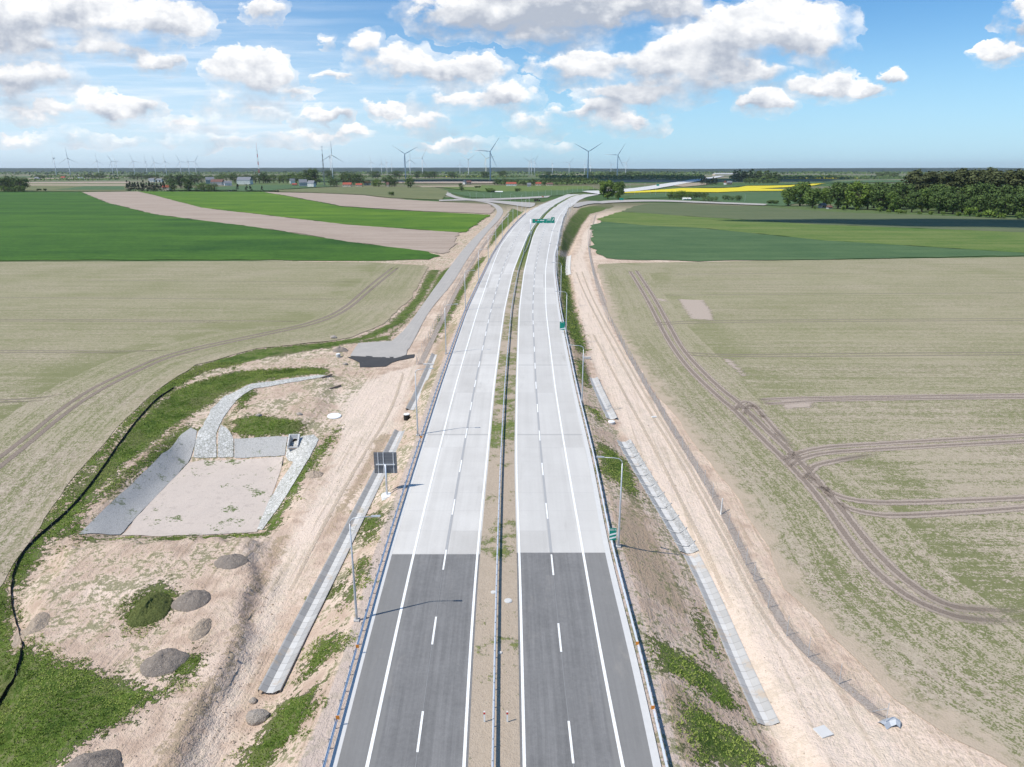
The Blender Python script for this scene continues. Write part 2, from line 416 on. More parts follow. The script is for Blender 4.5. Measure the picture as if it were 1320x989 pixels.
def f_ground(g):
    p = g.pos(); x, y, z = g.sep(p)
    n01 = g.noise(p, .10, 4, .6); n05 = g.noise(p, .5, 4, .65); n2 = g.noise(p, 2.0, 3, .65); n7 = g.noise(p, 7.0, 2, .6)
    sand = g.mix(g.ss(n05, .3, .7), (.42, .31, .235), (.66, .515, .405))
    sand = g.mix(g.ss(n01, .42, .64), sand, (.69, .55, .445))
    sand = g.mix(g.m('MULTIPLY', g.ss(n2, .52, .78), .5), sand, (.27, .185, .12))
    # wheel and blade marks drawn along the road
    st = g.noise(g.comb(g.m('MULTIPLY', g.m('ADD', x, g.m('MULTIPLY', y, -.03)), 1.5), g.m('MULTIPLY', y, .045), 0.0), 1.0, 3, .65)
    sand = g.mix(g.m('MULTIPLY', g.ss(st, .52, .68), .6), sand, (.36, .27, .19))
    gm = lambda a, b, c: g.m('ADD', g.m('ADD', g.m('MULTIPLY', g.m('SUBTRACT', n05, .5), a), g.m('MULTIPLY', g.m('SUBTRACT', n2, .5), b)), g.m('MULTIPLY', g.m('SUBTRACT', n7, .5), c))
    # pale traffic-polished track
    tr = g.ss(g.m('ADD', g.attr('tr'), gm(3.0, 1.2, .3)), -.8, .8)
    trc = g.mix(n2, (.63, .51, .415), (.74, .62, .52))
    trc = g.mix(g.m('MULTIPLY', g.ss(st, .53, .68), .6), trc, (.49, .395, .30))
    c = g.mix(g.m('MULTIPLY', tr, .85), sand, trc)
    # brown topsoil
    so = g.ss(g.m('ADD', g.attr('so'), gm(3.5, 2.5, .8)), -.3, .5)
    c = g.mix(g.m('MULTIPLY', so, .78), c, g.mix(n2, (.265, .185, .12), (.46, .355, .25)))
    # gravel verge beside the pavement
    gv = g.ss(g.m('ADD', g.attr('gv'), g.m('MULTIPLY', g.m('SUBTRACT', n2, .5), .5)), -.1, .15)
    gvc = g.mix(n7, (.40, .32, .27), (.56, .465, .40))
    c = g.mix(gv, c, gvc)
    # grass
    ga = g.attr('g')
    gr = g.ss(g.m('ADD', ga, gm(4.2, 4.2, 2.2)), -.25, .35)
    gc = g.mix(g.ss(n05, .34, .66), (.050, .092, .012), (.135, .205, .03))
    gc = g.mix(g.ss(n01, .5, .68), gc, g.mix(n2, (.11, .13, .035), (.22, .215, .095)))
    gc = g.mix(g.m('MULTIPLY', g.ss(g.m('ADD', n05, g.m('MULTIPLY', n2, .7)), .98, 1.12), .7), gc, (.36, .30, .22))
    gc = g.mix(g.m('MULTIPLY', g.ss(n2, .45, .75), .55), gc, (.165, .20, .055))
    gc = g.mix(g.m('MULTIPLY', g.ss(n7, .55, .75), .4), gc, (.03, .05, .012))
    c = g.mix(gr, c, gc)
    # stray weeds everywhere on the bare ground
    w = g.ss(g.m('ADD', g.m('ADD', g.m('ADD', n05, g.m('MULTIPLY', n01, .7)), g.m('MULTIPLY', n2, .8)), g.m('MULTIPLY', n7, .45)), 1.43, 1.62)
    c = g.mix(g.m('MULTIPLY', g.m('MULTIPLY', w, g.attr('wd')), .75), c, g.mix(n2, (.075, .11, .025), (.21, .20, .095)))
    # far farmland
    fv = g.comb(g.m('MULTIPLY', x, .0016), g.m('MULTIPLY', y, .0042), 0.0)
    cell = g.vor(fv, 1.0, 'Color'); r, gg, bb = g.sep(cell)
    fc = g.mix(g.ss(r, .25, .3), (.17, .16, .09), (.06, .115, .03))
    fc = g.mix(g.ss(r, .55, .6), fc, (.105, .15, .05)); fc = g.mix(g.ss(r, .8, .83), fc, (.30, .25, .19))
    fc = g.mix(g.m('MULTIPLY', n01, .35), fc, (.05, .08, .03))
    c = g.mix(g.attr('far'), c, fc)
    bh = g.m('ADD', g.m('MULTIPLY', n2, 1.0), g.m('ADD', g.m('MULTIPLY', n7, .5), g.m('MULTIPLY', st, .7)))
    bh = g.m('ADD', bh, g.m('MULTIPLY', gr, g.m('ADD', g.m('MULTIPLY', n7, 1.0), .3)))
    return c, g.bump(bh, .9, .22)

M = {}
M['ground'] = mat('ground_soil', f_ground, rough=.95)
M['seed_left'] = mat('seedling_field_a', f_seed(seedv=1.0, amt=1.03), rough=.95)
M['seed_right'] = mat('seedling_field_b', f_seed(seedv=5.0, amt=1.07), rough=.95)
M['wheat'] = mat('dark_green_crop', f_crop((.018, .066, .004), (.066, .150, .012), (.004, .022), .5), rough=.85)
M['bright'] = mat('bright_green_crop', f_crop((.04, .11, .006), (.125, .215, .014), (.006, .02)), rough=.85)
M['plough'] = mat('ploughed_field', f_crop((.30, .235, .185), (.40, .325, .265), (.006, .12)), rough=.95)
M['bluegreen'] = mat('blue_green_crop', f_crop((.048, .098, .036), (.092, .150, .058), (.010, .05)), rough=.85)
M['light'] = mat('light_green_crop', f_crop((.065, .13, .018), (.17, .20, .06), (.006, .09)), rough=.9)
M['olive'] = mat('olive_field', f_crop((.085, .115, .05), (.13, .145, .07), (.006, .06)), rough=.9)
M['fallow'] = mat('fallow_field', f_crop((.10, .125, .05), (.185, .185, .085), (.004, .03)), rough=.9)
M['rape'] = mat('rape_blossom', f_crop((.56, .47, .02), (.66, .56, .03), (.01, .08)), rough=.9)
M['pale'] = mat('pale_stubble', f_crop((.28, .23, .16), (.36, .30, .22), (.006, .08)), rough=.95)

def f_asphalt(base, dark, lane=True):
    def fn(g):
        p = g.pos(); x, y, z = g.sep(p); u = g.attr('u')
        n = g.noise(p, 11.0, 2, .7); n1 = g.noise(p, .30, 4, .6); n3 = g.noise(p, 2.4, 3, .7)
        st = g.noise(g.comb(g.m('MULTIPLY', u, 26.0), g.m('MULTIPLY', y, .06), 0.0), 1.0, 4, .7)
        wp = g.m('SINE', g.m('MULTIPLY', u, 32.0))
        f = g.m('ADD', g.m('MULTIPLY', g.m('SUBTRACT', n, .5), .9), g.m('ADD', g.m('MULTIPLY', g.m('SUBTRACT', n1, .5), .9), g.m('MULTIPLY', g.m('SUBTRACT', st, .5), 1.7)))
        f = g.m('ADD', f, g.m('ADD', g.m('MULTIPLY', g.m('SUBTRACT', n3, .5), .7), g.m('MULTIPLY', wp, .06)))
        c = g.mix(g.m('ADD', f, .5, clamp=True), dark, base)
        if lane:
            c = g.mix(g.m('MULTIPLY', g.ss(u, .69, .72), .55), c, (.225, .22, .21))
            sc_ = g.ss(g.noise(g.comb(g.m('MULTIPLY', x, 1.2), g.m('MULTIPLY', y, .10), 2.0), 1.0, 4, .8), .66, .72)
            c = g.mix(g.m('MULTIPLY', sc_, .30), c, (.07, .07, .07))
            du = g.ss(g.noise(g.comb(g.m('MULTIPLY', x, .35), g.m('MULTIPLY', y, .12), 6.0), 1.0, 5, .75), .54, .75); c = g.mix(g.m('MULTIPLY', du, .28), c, (.36, .33, .29))
        spk = g.ss(g.noise(p, .9, 3, .8), .66, .76)
        c = g.mix(g.m('MULTIPLY', spk, .35), c, (.30, .28, .25))
        return c, g.bump(n, .25, .01)
    return fn
M['asphalt'] = mat('asphalt', f_asphalt((.225, .221, .216), (.142, .140, .138)), rough=.85)
M['fresh_asphalt'] = mat('fresh_asphalt', f_asphalt((.075, .073, .074), (.05, .05, .051), False), rough=.8)
M['service'] = mat('service_road_gravel', f_asphalt((.44, .41, .375), (.32, .305, .285), False), rough=.95)

def f_concrete(g):
    p = g.pos(); x, y, z = g.sep(p); u = g.attr('u'); w = g.attr('w')
    n = g.noise(p, 5.0, 3, .7); n1 = g.noise(p, .12, 4, .6)
    st = g.noise(g.comb(g.m('MULTIPLY', u, 12.0), g.m('MULTIPLY', y, .03), 0.0), 1.0, 3, .65)
    slab = g.new('ShaderNodeTexWhiteNoise'); slab.noise_dimensions = '2D'
    jy = g.m('FLOOR', g.m('DIVIDE', y, 5.0)); jx = g.m('FLOOR', g.m('MULTIPLY', w, .285))
    g.st(slab.inputs['Vector'], g.comb(g.m('FLOOR', g.m('DIVIDE', y, 25.0)), jx, 0.0))
    f = g.m('ADD', g.m('MULTIPLY', g.m('SUBTRACT', n, .5), .7), g.m('ADD', g.m('MULTIPLY', g.m('SUBTRACT', n1, .5), 1.4), g.m('MULTIPLY', g.m('SUBTRACT', st, .5), .9)))
    f = g.m('ADD', f, g.m('MULTIPLY', g.m('SUBTRACT', slab.outputs[0], .5), .75))
    c = g.mix(g.m('ADD', f, .5, clamp=True), (.455, .435, .405), (.60, .58, .545))
    # transverse and lengthwise joints
    c = g.mix(g.ss(x, -3.0, 3.0, 0.0, .30), c, (.45, .44, .42))
    lj = g.m('ABSOLUTE', g.m('SUBTRACT', g.m('FRACT', g.m('MULTIPLY', w, .27)), .5)); c = g.mix(g.m('MULTIPLY', g.ss(lj, .47, .495), .2), c, (.27, .27, .27))
    jt = g.m('ABSOLUTE', g.m('SUBTRACT', g.m('FRACT', g.m('DIVIDE', y, 5.0)), .5))
    jm = g.ss(jt, .488, .498)
    day = g.m('ABSOLUTE', g.m('SUBTRACT', g.m('FRACT', g.m('DIVIDE', g.m('ADD', y, 6.0), 37.0)), .5)); dm = g.ss(day, .490, .497)
    c = g.mix(g.m('MULTIPLY', jm, .28), c, (.25, .25, .25)); c = g.mix(g.m('MULTIPLY', dm, .40), c, (.24, .24, .24))
    # dirty patches left by site traffic
    dirt = g.ss(g.m('ADD', g.noise(g.comb(g.m('MULTIPLY', x, .16), g.m('MULTIPLY', y, .05), 4.0), 1.0, 4, .7), g.m('MULTIPLY', g.m('SUBTRACT', st, .5), .5)), .57, .80)
    c = g.mix(g.m('MULTIPLY', dirt, .5), c, (.33, .315, .29))
    return c, g.bump(n, .15, .01)
M['concrete_road'] = mat('concrete_pavement', f_concrete, rough=.75)
M['gutter'] = mat('gutter_concrete', None, (.56, .555, .54), .8, var=.08, vs=1.5)

def f_line(g):
    p = g.pos(); n = g.noise(p, 3.0, 3, .7)
    return g.mix(g.ss(n, .25, .7), (.70, .70, .68), (.84, .84, .82))
M['paint'] = mat('white_road_paint', f_line, rough=.7)
M['seam'] = mat('dark_joint_strip', None, (.36, .36, .36), .8)
M['joint'] = mat('pale_seam', None, (.24, .24, .24), .8)

def f_median(g):
    p = g.pos(); x, y, z = g.sep(p)
    n05 = g.noise(p, .45, 4, .65); n2 = g.noise(p, 2.2, 3, .65); n7 = g.noise(p, 8.0, 2, .6)
    sand = g.mix(n2, (.33, .265, .20), (.47, .39, .305)); sand = g.mix(g.ss(n7, .6, .75), sand, (.27, .21, .155))
    far = g.m('ADD', g.ss(y, 78.0, 112.0, .10, .25), g.ss(y, 240.0, 330.0, 0.0, .75))
    f = g.m('ADD', g.m('ADD', n05, g.m('MULTIPLY', n2, .55)), g.m('ADD', g.m('MULTIPLY', n7, .25), far))
    seg = g.noise(g.comb(0.0, g.m('MULTIPLY', y, .06), 3.0), 1.0, 1, .5)
    f = g.m('ADD', f, g.m('MULTIPLY', g.m('SUBTRACT', seg, .5), .7))
    gr = g.ss(f, 1.08, 1.26)
    gc = g.mix(g.ss(n2, .35, .7), (.075, .13, .02), (.20, .205, .075))
    gc = g.mix(g.m('MULTIPLY', g.ss(y, 95.0, 200.0), g.ss(y, 300.0, 240.0)), gc, g.mix(n2, (.13, .15, .05), (.30, .265, .14)))
    return g.mix(gr, sand, gc), g.bump(g.m('ADD', n2, g.m('ADD', n7, gr)), .6, .12)
M['median'] = mat('median_soil', f_median, rough=.95)

def f_track(c0, c1, thr=.45):
    def fn(g):
        p = g.pos(); u = g.m('ABSOLUTE', g.attr('u')); e = g.attr('e'); s = g.attr('s')
        n = g.noise(p, 1.2, 4, .75); n3 = g.noise(p, 5.0, 2, .6); n0 = g.noise(g.comb(g.m('MULTIPLY', s, .06), thr, 0.0), 1.0, 2, .5)
        a = g.ss(g.m('ADD', u, g.m('MULTIPLY', g.m('SUBTRACT', n, .5), 1.0)), 1.0, .6)
        a = g.m('MULTIPLY', a, g.m('MULTIPLY', g.m('MULTIPLY', g.ss(s, 0.0, 2.5), g.ss(e, 0.0, 11.0)), g.ss(n0, .15, .5, .45, 1.0)))
        a = g.m('MULTIPLY', a, g.ss(n3, thr - .40, thr + .05))
        c = g.mix(n3, c0, c1)
        return c, g.bump(n3, .5, .06), a
    return fn
M['tyre'] = mat('wheel_rut_soil', f_track((.165, .13, .105), (.30, .245, .20)), rough=.95)
M['tyre_pale'] = mat('wheel_rut_pale', f_track((.31, .25, .205), (.43, .36, .30)), rough=.95)
M['tram'] = mat('tramline_soil', f_track((.19, .16, .12), (.29, .25, .185), .42), rough=.95)
M['sandrut'] = mat('sand_rut', f_track((.46, .375, .285), (.58, .485, .385), .6), rough=.95)

def f_stone(scale, a, b, joint):
    def fn(g):
        p = g.pos(); v = g.vor(p, scale, 'Distance', 'DISTANCE_TO_EDGE'); cc = g.sep(g.vor(p, scale, 'Color'))[0]
        n = g.noise(p, 4.0, 3, .7); n0 = g.noise(p, .4, 3, .6)
        c = g.mix(cc, a, b); c = g.mix(g.m('MULTIPLY', n0, .5), c, tuple(q * .75 for q in a))
        j = g.ss(v, .10, .02); c = g.mix(g.m('MULTIPLY', j, .75), c, joint)
        c = g.mix(g.m('MULTIPLY', g.ss(g.m('ADD', n0, g.m('MULTIPLY', n, .5)), .92, 1.02), .7), c, (.10, .13, .05))
        return c, g.bump(g.m('ADD', g.m('MULTIPLY', v, 1.5), n), .6, .08)
    return fn
M['cobble'] = mat('cobble_lining', f_stone(2.2, (.46, .455, .43), (.68, .67, .64), (.20, .20, .16)), rough=.9)
M['rubble'] = mat('rubble_lining', f_stone(1.7, (.30, .295, .29), (.44, .43, .42), (.18, .175, .16)), rough=.9)

def f_slab(scale):
    def fn(g):
        p = g.pos()
        n = g.noise(p, 2.5, 4, .7); n0 = g.noise(p, .3, 3, .6); n9 = g.noise(p, 9.0, 2, .7)
        v = g.vor(p, 4.0, 'Distance', 'DISTANCE_TO_EDGE')
        c = g.mix(g.m('ADD', g.m('MULTIPLY', n, .5), g.m('MULTIPLY', n9, .5)), (.33, .325, .315), (.50, .49, .47))
        c = g.mix(g.m('MULTIPLY', g.ss(v, .12, .03), .45), c, (.17, .17, .16))
        c = g.mix(g.m('MULTIPLY', g.ss(g.m('ADD', n0, g.m('MULTIPLY', n, .6)), .90, 1.0), .7), c, (.09, .12, .04))
        return c, g.bump(g.m('ADD', n, n9), .5, .05)
    return fn
M['slab'] = mat('slope_slabs', f_slab(1.25), rough=.9)
def f_basin(g):
    rp = g.noise(g.pos(), .9, 5, .8)
    p = g.pos(); n = g.noise(p, 3.0, 4, .75); n0 = g.noise(p, .25, 4, .65); n7 = g.noise(p, 9.0, 2, .6)
    c = g.mix(g.m('ADD', g.m('MULTIPLY', n, .5), g.m('MULTIPLY', n0, .5)), (.44, .375, .325), (.62, .54, .475))
    c = g.mix(g.ss(n7, .62, .75), c, (.30, .26, .23)); c = g.mix(g.m('MULTIPLY', g.ss(rp, .52, .68), .5), c, (.34, .29, .255))
    w = g.ss(g.m('ADD', n0, g.m('MULTIPLY', n, .6)), .91, .95); c = g.mix(w, c, (.12, .15, .06))
    return c, g.bump(g.m('ADD', n, n7), .5, .08)
M['basin'] = mat('basin_gravel', f_basin, rough=.95)
def f_heap(a, b):
    def fn(g):
        p = g.obj(); n = g.noise(p, 1.6, 4, .7); n7 = g.noise(p, 5.0, 4, .8)
        n7 = g.ss(n7, .3, .7)
        return g.mix(g.m('ADD', g.m('MULTIPLY', n, .5), g.m('MULTIPLY', n7, .5)), a, b), g.bump(g.m('ADD', n, n7), .8, .15)
    return fn
M['heap'] = mat('spoil_heap', f_heap((.215, .18, .15), (.44, .375, .32)), rough=.95)
M['sandheap'] = mat('sand_heap', f_heap((.40, .31, .23), (.62, .51, .40)), rough=.95)

# ------------------------------------------------------------------ ground sheet
PXG = [  # grass areas, photo pixels
 [(0, 756), (15, 770), (20, 838), (70, 850), (116, 859), (184, 884), (212, 896), (152, 935), (106, 960), (66, 995), (30, 1120), (-300, 1120), (-300, 790)],
 [(7, 742), (32, 703), (73, 649), (101, 610), (141, 564), (182, 519), (215, 493), (253, 471), (330, 450), (420, 441), (460, 435), (500, 418), (535, 384), (552, 348), (568, 348), (545, 388), (522, 416), (480, 436), (430, 447), (340, 462), (262, 480), (225, 502), (170, 548), (110, 618), (62, 690), (48, 725), (28, 760)],
 [(225, 502), (300, 478), (420, 472), (424, 483), (375, 486), (325, 494), (290, 508), (270, 522), (230, 545), (175, 590), (125, 632), (105, 662), (80, 692), (48, 700), (110, 618), (170, 548)],
 [(240, 545), (255, 553), (175, 610), (110, 660), (102, 690), (75, 695), (120, 640)],
 [(300, 543), (330, 534), (392, 545), (388, 562), (330, 564), (297, 558)], [(306, 512), (326, 498), (330, 506), (308, 530)],
 [(432, 555), (440, 552), (415, 585), (378, 640), (352, 685), (330, 692), (345, 676), (372, 630), (412, 575)],
 [(95, 690), (340, 686), (338, 692), (300, 691), (250, 693), (180, 691), (100, 697)],
 [(160, 802), (172, 770), (205, 748), (224, 762), (216, 792), (182, 812)],
 [(225, 882), (214, 862), (248, 838), (262, 850), (240, 880)],
 [(440, 444), (500, 432), (540, 400), (566, 352), (585, 340), (575, 365), (545, 398), (520, 419), (500, 439), (465, 442)],
 [(555, 440), (568, 405), (578, 408), (562, 442)],
 # slope left
 [(466, 661), (498, 661), (477, 701), (466, 693)], [(466, 721), (476, 721), (469, 746), (452, 774), (441, 785), (448, 763)], [(416, 772), (446, 746), (452, 749), (420, 776)],
 [(441, 813), (441, 831), (402, 868), (393, 873), (395, 855), (420, 820)], [(413, 883), (409, 905), (388, 940), (335, 992), (310, 992), (318, 968), (370, 901)],
 # slope right
 [(840, 820), (868, 834), (893, 848), (921, 869), (953, 908), (950, 922), (930, 912), (900, 890), (854, 862)],
 [(882, 908), (905, 915), (940, 935), (975, 965), (1000, 992), (900, 992), (886, 945)],
 [(900, 781), (908, 800), (920, 838), (912, 835), (896, 800)],
 [(722, 400), (742, 400), (758, 451), (747, 456), (733, 430)], [(740, 461), (752, 466), (764, 500), (756, 498), (745, 483)], [(752, 519), (775, 532), (778, 544), (765, 536)],
 [(770, 567), (792, 580), (810, 597), (825, 643), (810, 635), (777, 610)],
 [(719, 330), (729, 332), (742, 403), (747, 419), (729, 413), (722, 370)],
 [(721, 322), (726, 297), (735, 281), (748, 268), (785, 262), (792, 266), (760, 276), (750, 290), (742, 306), (730, 326)],
 # left strip by the service road
 [(560, 440), (580, 395), (605, 350), (622, 330), (628, 330), (612, 352), (590, 395), (575, 420)], [(628, 322), (650, 296), (668, 278), (676, 272), (660, 268), (640, 292)],
]
PXS = [  # brown topsoil
 [(240, 530), (262, 520), (200, 590), (150, 640), (120, 660), (150, 615)], [(285, 500), (340, 484), (420, 476), (420, 482), (330, 492)],
 [(330, 742), (355, 690), (372, 690), (330, 780), (300, 850), (250, 930), (225, 995), (200, 995), (235, 920), (285, 850)],
 [(505, 560), (470, 620), (425, 690), (415, 690), (455, 620), (490, 560)],
 [(790, 700), (806, 640), (850, 700), (890, 790), (880, 800), (840, 770), (800, 720)], [(760, 520), (775, 560), (840, 670), (850, 700), (806, 640), (770, 560)],
 [(700, 345), (716, 345), (740, 420), (765, 500), (748, 500), (730, 420)], [(850, 860), (900, 905), (960, 960), (1000, 992), (880, 992), (860, 930)],
 [(535, 505), (556, 500), (590, 420), (580, 415), (560, 450)], [(262, 510), (300, 540), (392, 546), (395, 556), (300, 560), (285, 548)],
]
PXT = [  # pale track
 [(735, 340), (748, 320), (752, 300), (770, 282), (765, 300), (752, 330), (768, 380), (790, 430), (830, 500), (880, 580), (930, 660), (985, 790), (1060, 870), (1140, 945), (1200, 1000), (1010, 1000), (985, 930), (940, 820), (860, 650), (800, 550), (765, 470), (745, 400)],
 [(500, 480), (540, 470), (520, 520), (480, 590), (430, 660), (390, 730), (340, 830), (300, 920), (270, 1000), (225, 1000), (300, 850), (360, 720), (420, 620), (440, 560), (430, 510)],
]
def multi_sdf(P, polys):
    out = np.full(len(P), -30.0)
    for q in polys:
        w = ugs(q); lo = w.min(0) - 30; hi = w.max(0) + 30
        m = ((P >= lo) & (P <= hi)).all(1)
        if m.any(): out[m] = np.maximum(out[m], sdf(P[m], w))
    return out

def geo_lines(a, b, first, ratio):
    o = [a]; s = first
    while o[-1] < b: o.append(o[-1] + s); s *= ratio
    return o
xs = np.arange(-88, 88.01, .55)
gx = np.array([-q for q in geo_lines(88.6, 26000, 1.2, 1.12)][::-1] + list(xs) + geo_lines(88.6, 26000, 1.2, 1.12))
gy = np.array([-300, -150, -80, -40, -15, 0, 10, 18, 24] + list(np.arange(28, 130, .5)) + list(np.arange(130, 330, 1.0)) + geo_lines(330, 26000, 1.2, 1.035))
X, Y = np.meshgrid(gx, gy); PV = np.stack([X.ravel(), Y.ravel()], 1)
Z = h(PV[:, 0], PV[:, 1]); dist = np.hypot(PV[:, 0], PV[:, 1])
Z = Z - .05 * (dist > 150) - np.clip(dist - 300, 0, 5000) * .0004
px_, py_ = PV[:, 0], PV[:, 1]
a_g = multi_sdf(PV, PXG); a_s = multi_sdf(PV, PXS); a_t = multi_sdf(PV, PXT)
a_gv = np.maximum(np.minimum(px_ - LB(py_), LE(py_) - px_ + 2), np.minimum(RB(py_) - px_, px_ - RE(py_) + 2)); a_gv = np.clip(a_gv, -5, 5); a_gv[py_ > 1200] = -5
corr = np.maximum(0, np.maximum(LE(py_) - 75 - px_, px_ - RE(py_) - 75))
a_far = np.clip(sst(corr, 0, 40) + sst(py_, 620, 900), 0, 1); a_far[(py_ < 100) & (np.abs(px_) < 130)] = 0
a_wd = np.where((px_ < LD(py_) - 12) | (px_ > RE(py_)) & (px_ < RD(py_)) | (px_ < LB(py_)) & (px_ > LD(py_)), 1.0, .25)
nx, ny = len(gx), len(gy)
i0 = (np.arange(ny - 1)[:, None] * nx + np.arange(nx - 1)[None]).ravel()
FQ = np.stack([i0, i0 + 1, i0 + nx + 1, i0 + nx], 1)
me = bpy.data.meshes.new('ground'); me.vertices.add(len(PV)); me.vertices.foreach_set('co', np.column_stack([PV, Z]).astype(np.float32).ravel())
me.loops.add(FQ.size); me.loops.foreach_set('vertex_index', FQ.ravel().astype(np.int32)); me.polygons.add(len(FQ))
me.polygons.foreach_set('loop_start', np.arange(0, FQ.size, 4, dtype=np.int32)); me.update(calc_edges=True); me.validate()
me.polygons.foreach_set('use_smooth', [True] * len(me.polygons))
for k, a in (('g', a_g), ('so', a_s), ('tr', a_t), ('gv', a_gv), ('far', a_far), ('wd', a_wd)):
    at = me.attributes.new(k, 'FLOAT', 'POINT'); at.data.foreach_set('value', np.asarray(a, np.float32))
me.materials.append(M['ground'])
ground = bpy.data.objects.new('ground', me); C.objects.link(ground); ground['kind'] = 'structure'

# ------------------------------------------------------------------ road ribbons
ST = np.concatenate([np.arange(12, 500, 2.0), np.arange(500, 1160, 4.0)])
def ZRS(y): return np.interp(y, ST, ZR(ST))
def ribbon(name, lf, rf, y0, y1, off, m, n=1, cuts=()):
    ys = np.unique(np.concatenate([[y0], ST[(ST > y0) & (ST < y1)], [y1], [c for c in cuts]]))
    vs = []; U = []; Wd = []
    for y in ys:
        a, b = float(lf(y)), float(rf(y))
        for k in range(n + 1):
            t = k / n; vs.append((a + (b - a) * t, y, float(ZRS(y)) + off)); U.append(t); Wd.append(abs(b - a) * t)
    q = n + 1
    fs = [(i * q + k, i * q + k + 1, (i + 1) * q + k + 1, (i + 1) * q + k) for i in range(len(ys) - 1) for k in range(n)]
    o = mesh_obj(name, vs, fs, m, None, True, {'u': U, 'w': Wd}); o['kind'] = 'structure'; return o
YJ = (float(on(560, 714.5, ZR)[1]), float(on(725, 712.5, ZR)[1]))
YEND = 1150.0
# u runs from the median outwards on both carriageways
LINs = lambda y: LIN(y) + .30
RINs = lambda y: RIN(y) - .30
for nm, m, sp in (('asphalt_road', 'asphalt', 0), ('concrete_road', 'concrete_road', 1)):
    for side in (0, 1):
        y0, y1 = ((12.0, YJ[side]) if sp == 0 else (YJ[side], YEND))
        a, b = ((LINs, LE) if side == 0 else (RINs, RE))
        o = ribbon(nm, a, b, y0, y1, 0.0, M[m], 4)
        if side == 0: o.data.flip_normals()
ribbon('median_strip', LINs, RINs, 12, YEND, .012, M['median'], 4)
ribbon('gutter', lambda y: LE(y) - .55, LE, 12, 620, .006, M['gutter'])
ribbon('gutter', RE, lambda y: RE(y) + .60, 12, 620, .006, M['gutter'])
wl = lambda f, d, w: (lambda y: f(y) + d - w / 2, lambda y: f(y) + d + w / 2)
for f, w in ((LOUT, .26), (LIN, .24), (RIN, .24), (ROUT, .26)):
    ribbon('road_marking', *wl(f, 0, w), 12, 1000, .020, M['paint'])
LMID = lambda y: (LOUT(y) + LIN(y)) / 2
RMID = lambda y: (ROUT(y) + RIN(y)) / 2
for f, j, ph in ((LMID, YJ[0], 0.0), (RMID, YJ[1], 0.0)):
    ribbon('road_seam', *wl(f, .0, .05), 12, j, .016, M['joint'])
    ribbon('road_seam', *wl(f, .0, .28), j, 900, .016, M['seam'])
    vs = []; fs = []
    y = float(on(0, 984.5, ZR)[1]) - 24.6 if f is RMID else float(on(0, 970, ZR)[1]) - 24.6
    while y < 520:
        if y > 13:
            ys = [y] + [q for q in ST if y < q < y + 4.1] + [y + 4.1]
            b = len(vs)
            for q in ys:
                c = float(f(q)); vs += [(c - .09, q, float(ZRS(q)) + .024), (c + .09, q, float(ZRS(q)) + .024)]
            fs += [(b + 2 * i, b + 2 * i + 1, b + 2 * i + 3, b + 2 * i + 2) for i in range(len(ys) - 1)]
        y += 12.3
    o = mesh_obj('road_marking', vs, fs, M['paint']); o['kind'] = 'structure'

# ------------------------------------------------------------------ fields
def seed_attrs(line_px, hw, bare):
    ln = ugs(line_px)
    def fn(v):
        d, s = pdist(v, ln)
        return {'d': d, 's': s, 'hw': np.full(len(v), hw), 'bare': np.full(len(v), bare)}
    return fn
L_EDGE = [(-240, 1130), (-120, 905), (-40, 800), (0, 752), (7, 742), (32, 703), (73, 649), (101, 610), (141, 564), (182, 519), (215, 493), (253, 471), (330, 450), (410, 441), (455, 435), (495, 418), (530, 384), (553, 343)]
F1 = ugs(L_EDGE + [(480, 338.5), (300, 337), (0, 338), (-500, 339), (-1400, 345), (-2600, 600), (-1500, 1000)])
sheet('seedling_field', F1, 2.6, .04, M['seed_left'], .5, seed_attrs(L_EDGE, 21.0, .35), esp=2.0)
R_EDGE = [(769, 347), (777, 372), (790, 420), (815, 461), (853, 516), (891, 565), (930, 615), (960, 652), (1016, 760), (1070, 815), (1112, 858), (1154, 900), (1230, 950), (1330, 1010), (1500, 1120)]
F2 = ugs([(769, 347), (772, 341), (800, 339.5), (900, 338), (1320, 331.5), (1800, 326), (2800, 345), (3300, 600), (2300, 1100)] + R_EDGE[::-1][:-1])
sheet('seedling_field', F2, 2.6, .04, M['seed_right'], .5, seed_attrs(R_EDGE, 19.5, .9), esp=2.0)
def field(px, m, idx, sp=9.0, jit=1.8): return sheet('field', ugs(px), sp, .06 + .03 * idx, M[m], jit, esp=min(sp, 4.0))
field([(-900, 252), (-300, 249), (0, 247.5), (105, 248), (140, 262), (200, 276.5), (330, 293), (450, 312), (548, 324), (566, 330.5), (553, 335), (480, 336.5), (300, 335), (0, 336), (-500, 337), (-1300, 343)], 'wheat', 0)
field([(105, 248), (178, 247.2), (200, 252), (260, 268), (330, 276), (450, 290), (560, 298), (592, 300), (585, 318), (572, 327), (548, 324), (450, 312), (330, 293), (200, 276.5), (140, 262)], 'plough', 1)
field([(178, 247.2), (340, 247.8), (385, 256), (440, 267), (530, 272.5), (632, 277.5), (620, 285), (601, 299), (592, 300), (560, 298), (450, 290), (330, 276), (260, 268), (200, 252)], 'bright', 2)
field([(340, 247.8), (400, 249), (470, 252), (500, 256), (575, 261), (630, 263.5), (638, 270), (632, 276), (530, 271.6), (440, 266), (385, 255.4)], 'plough', 1)
field([(345, 247), (358, 245), (420, 242.3), (470, 240.6), (560, 241.5), (578, 246), (570, 258), (500, 255), (470, 251.4), (400, 248.4)], 'fallow', 2, 16)
field([(240, 246.4), (240, 243), (330, 239), (395, 238.6), (440, 240), (358, 244.6), (345, 246.6)], 'bluegreen', 3, 18)
field([(-40, 246.8), (-40, 236.5), (165, 236.5), (162, 246.4)], 'fallow', 1, 20)
field([(70, 245), (160, 245), (160, 240.5), (110, 240.5)], 'bluegreen', 3, 20)
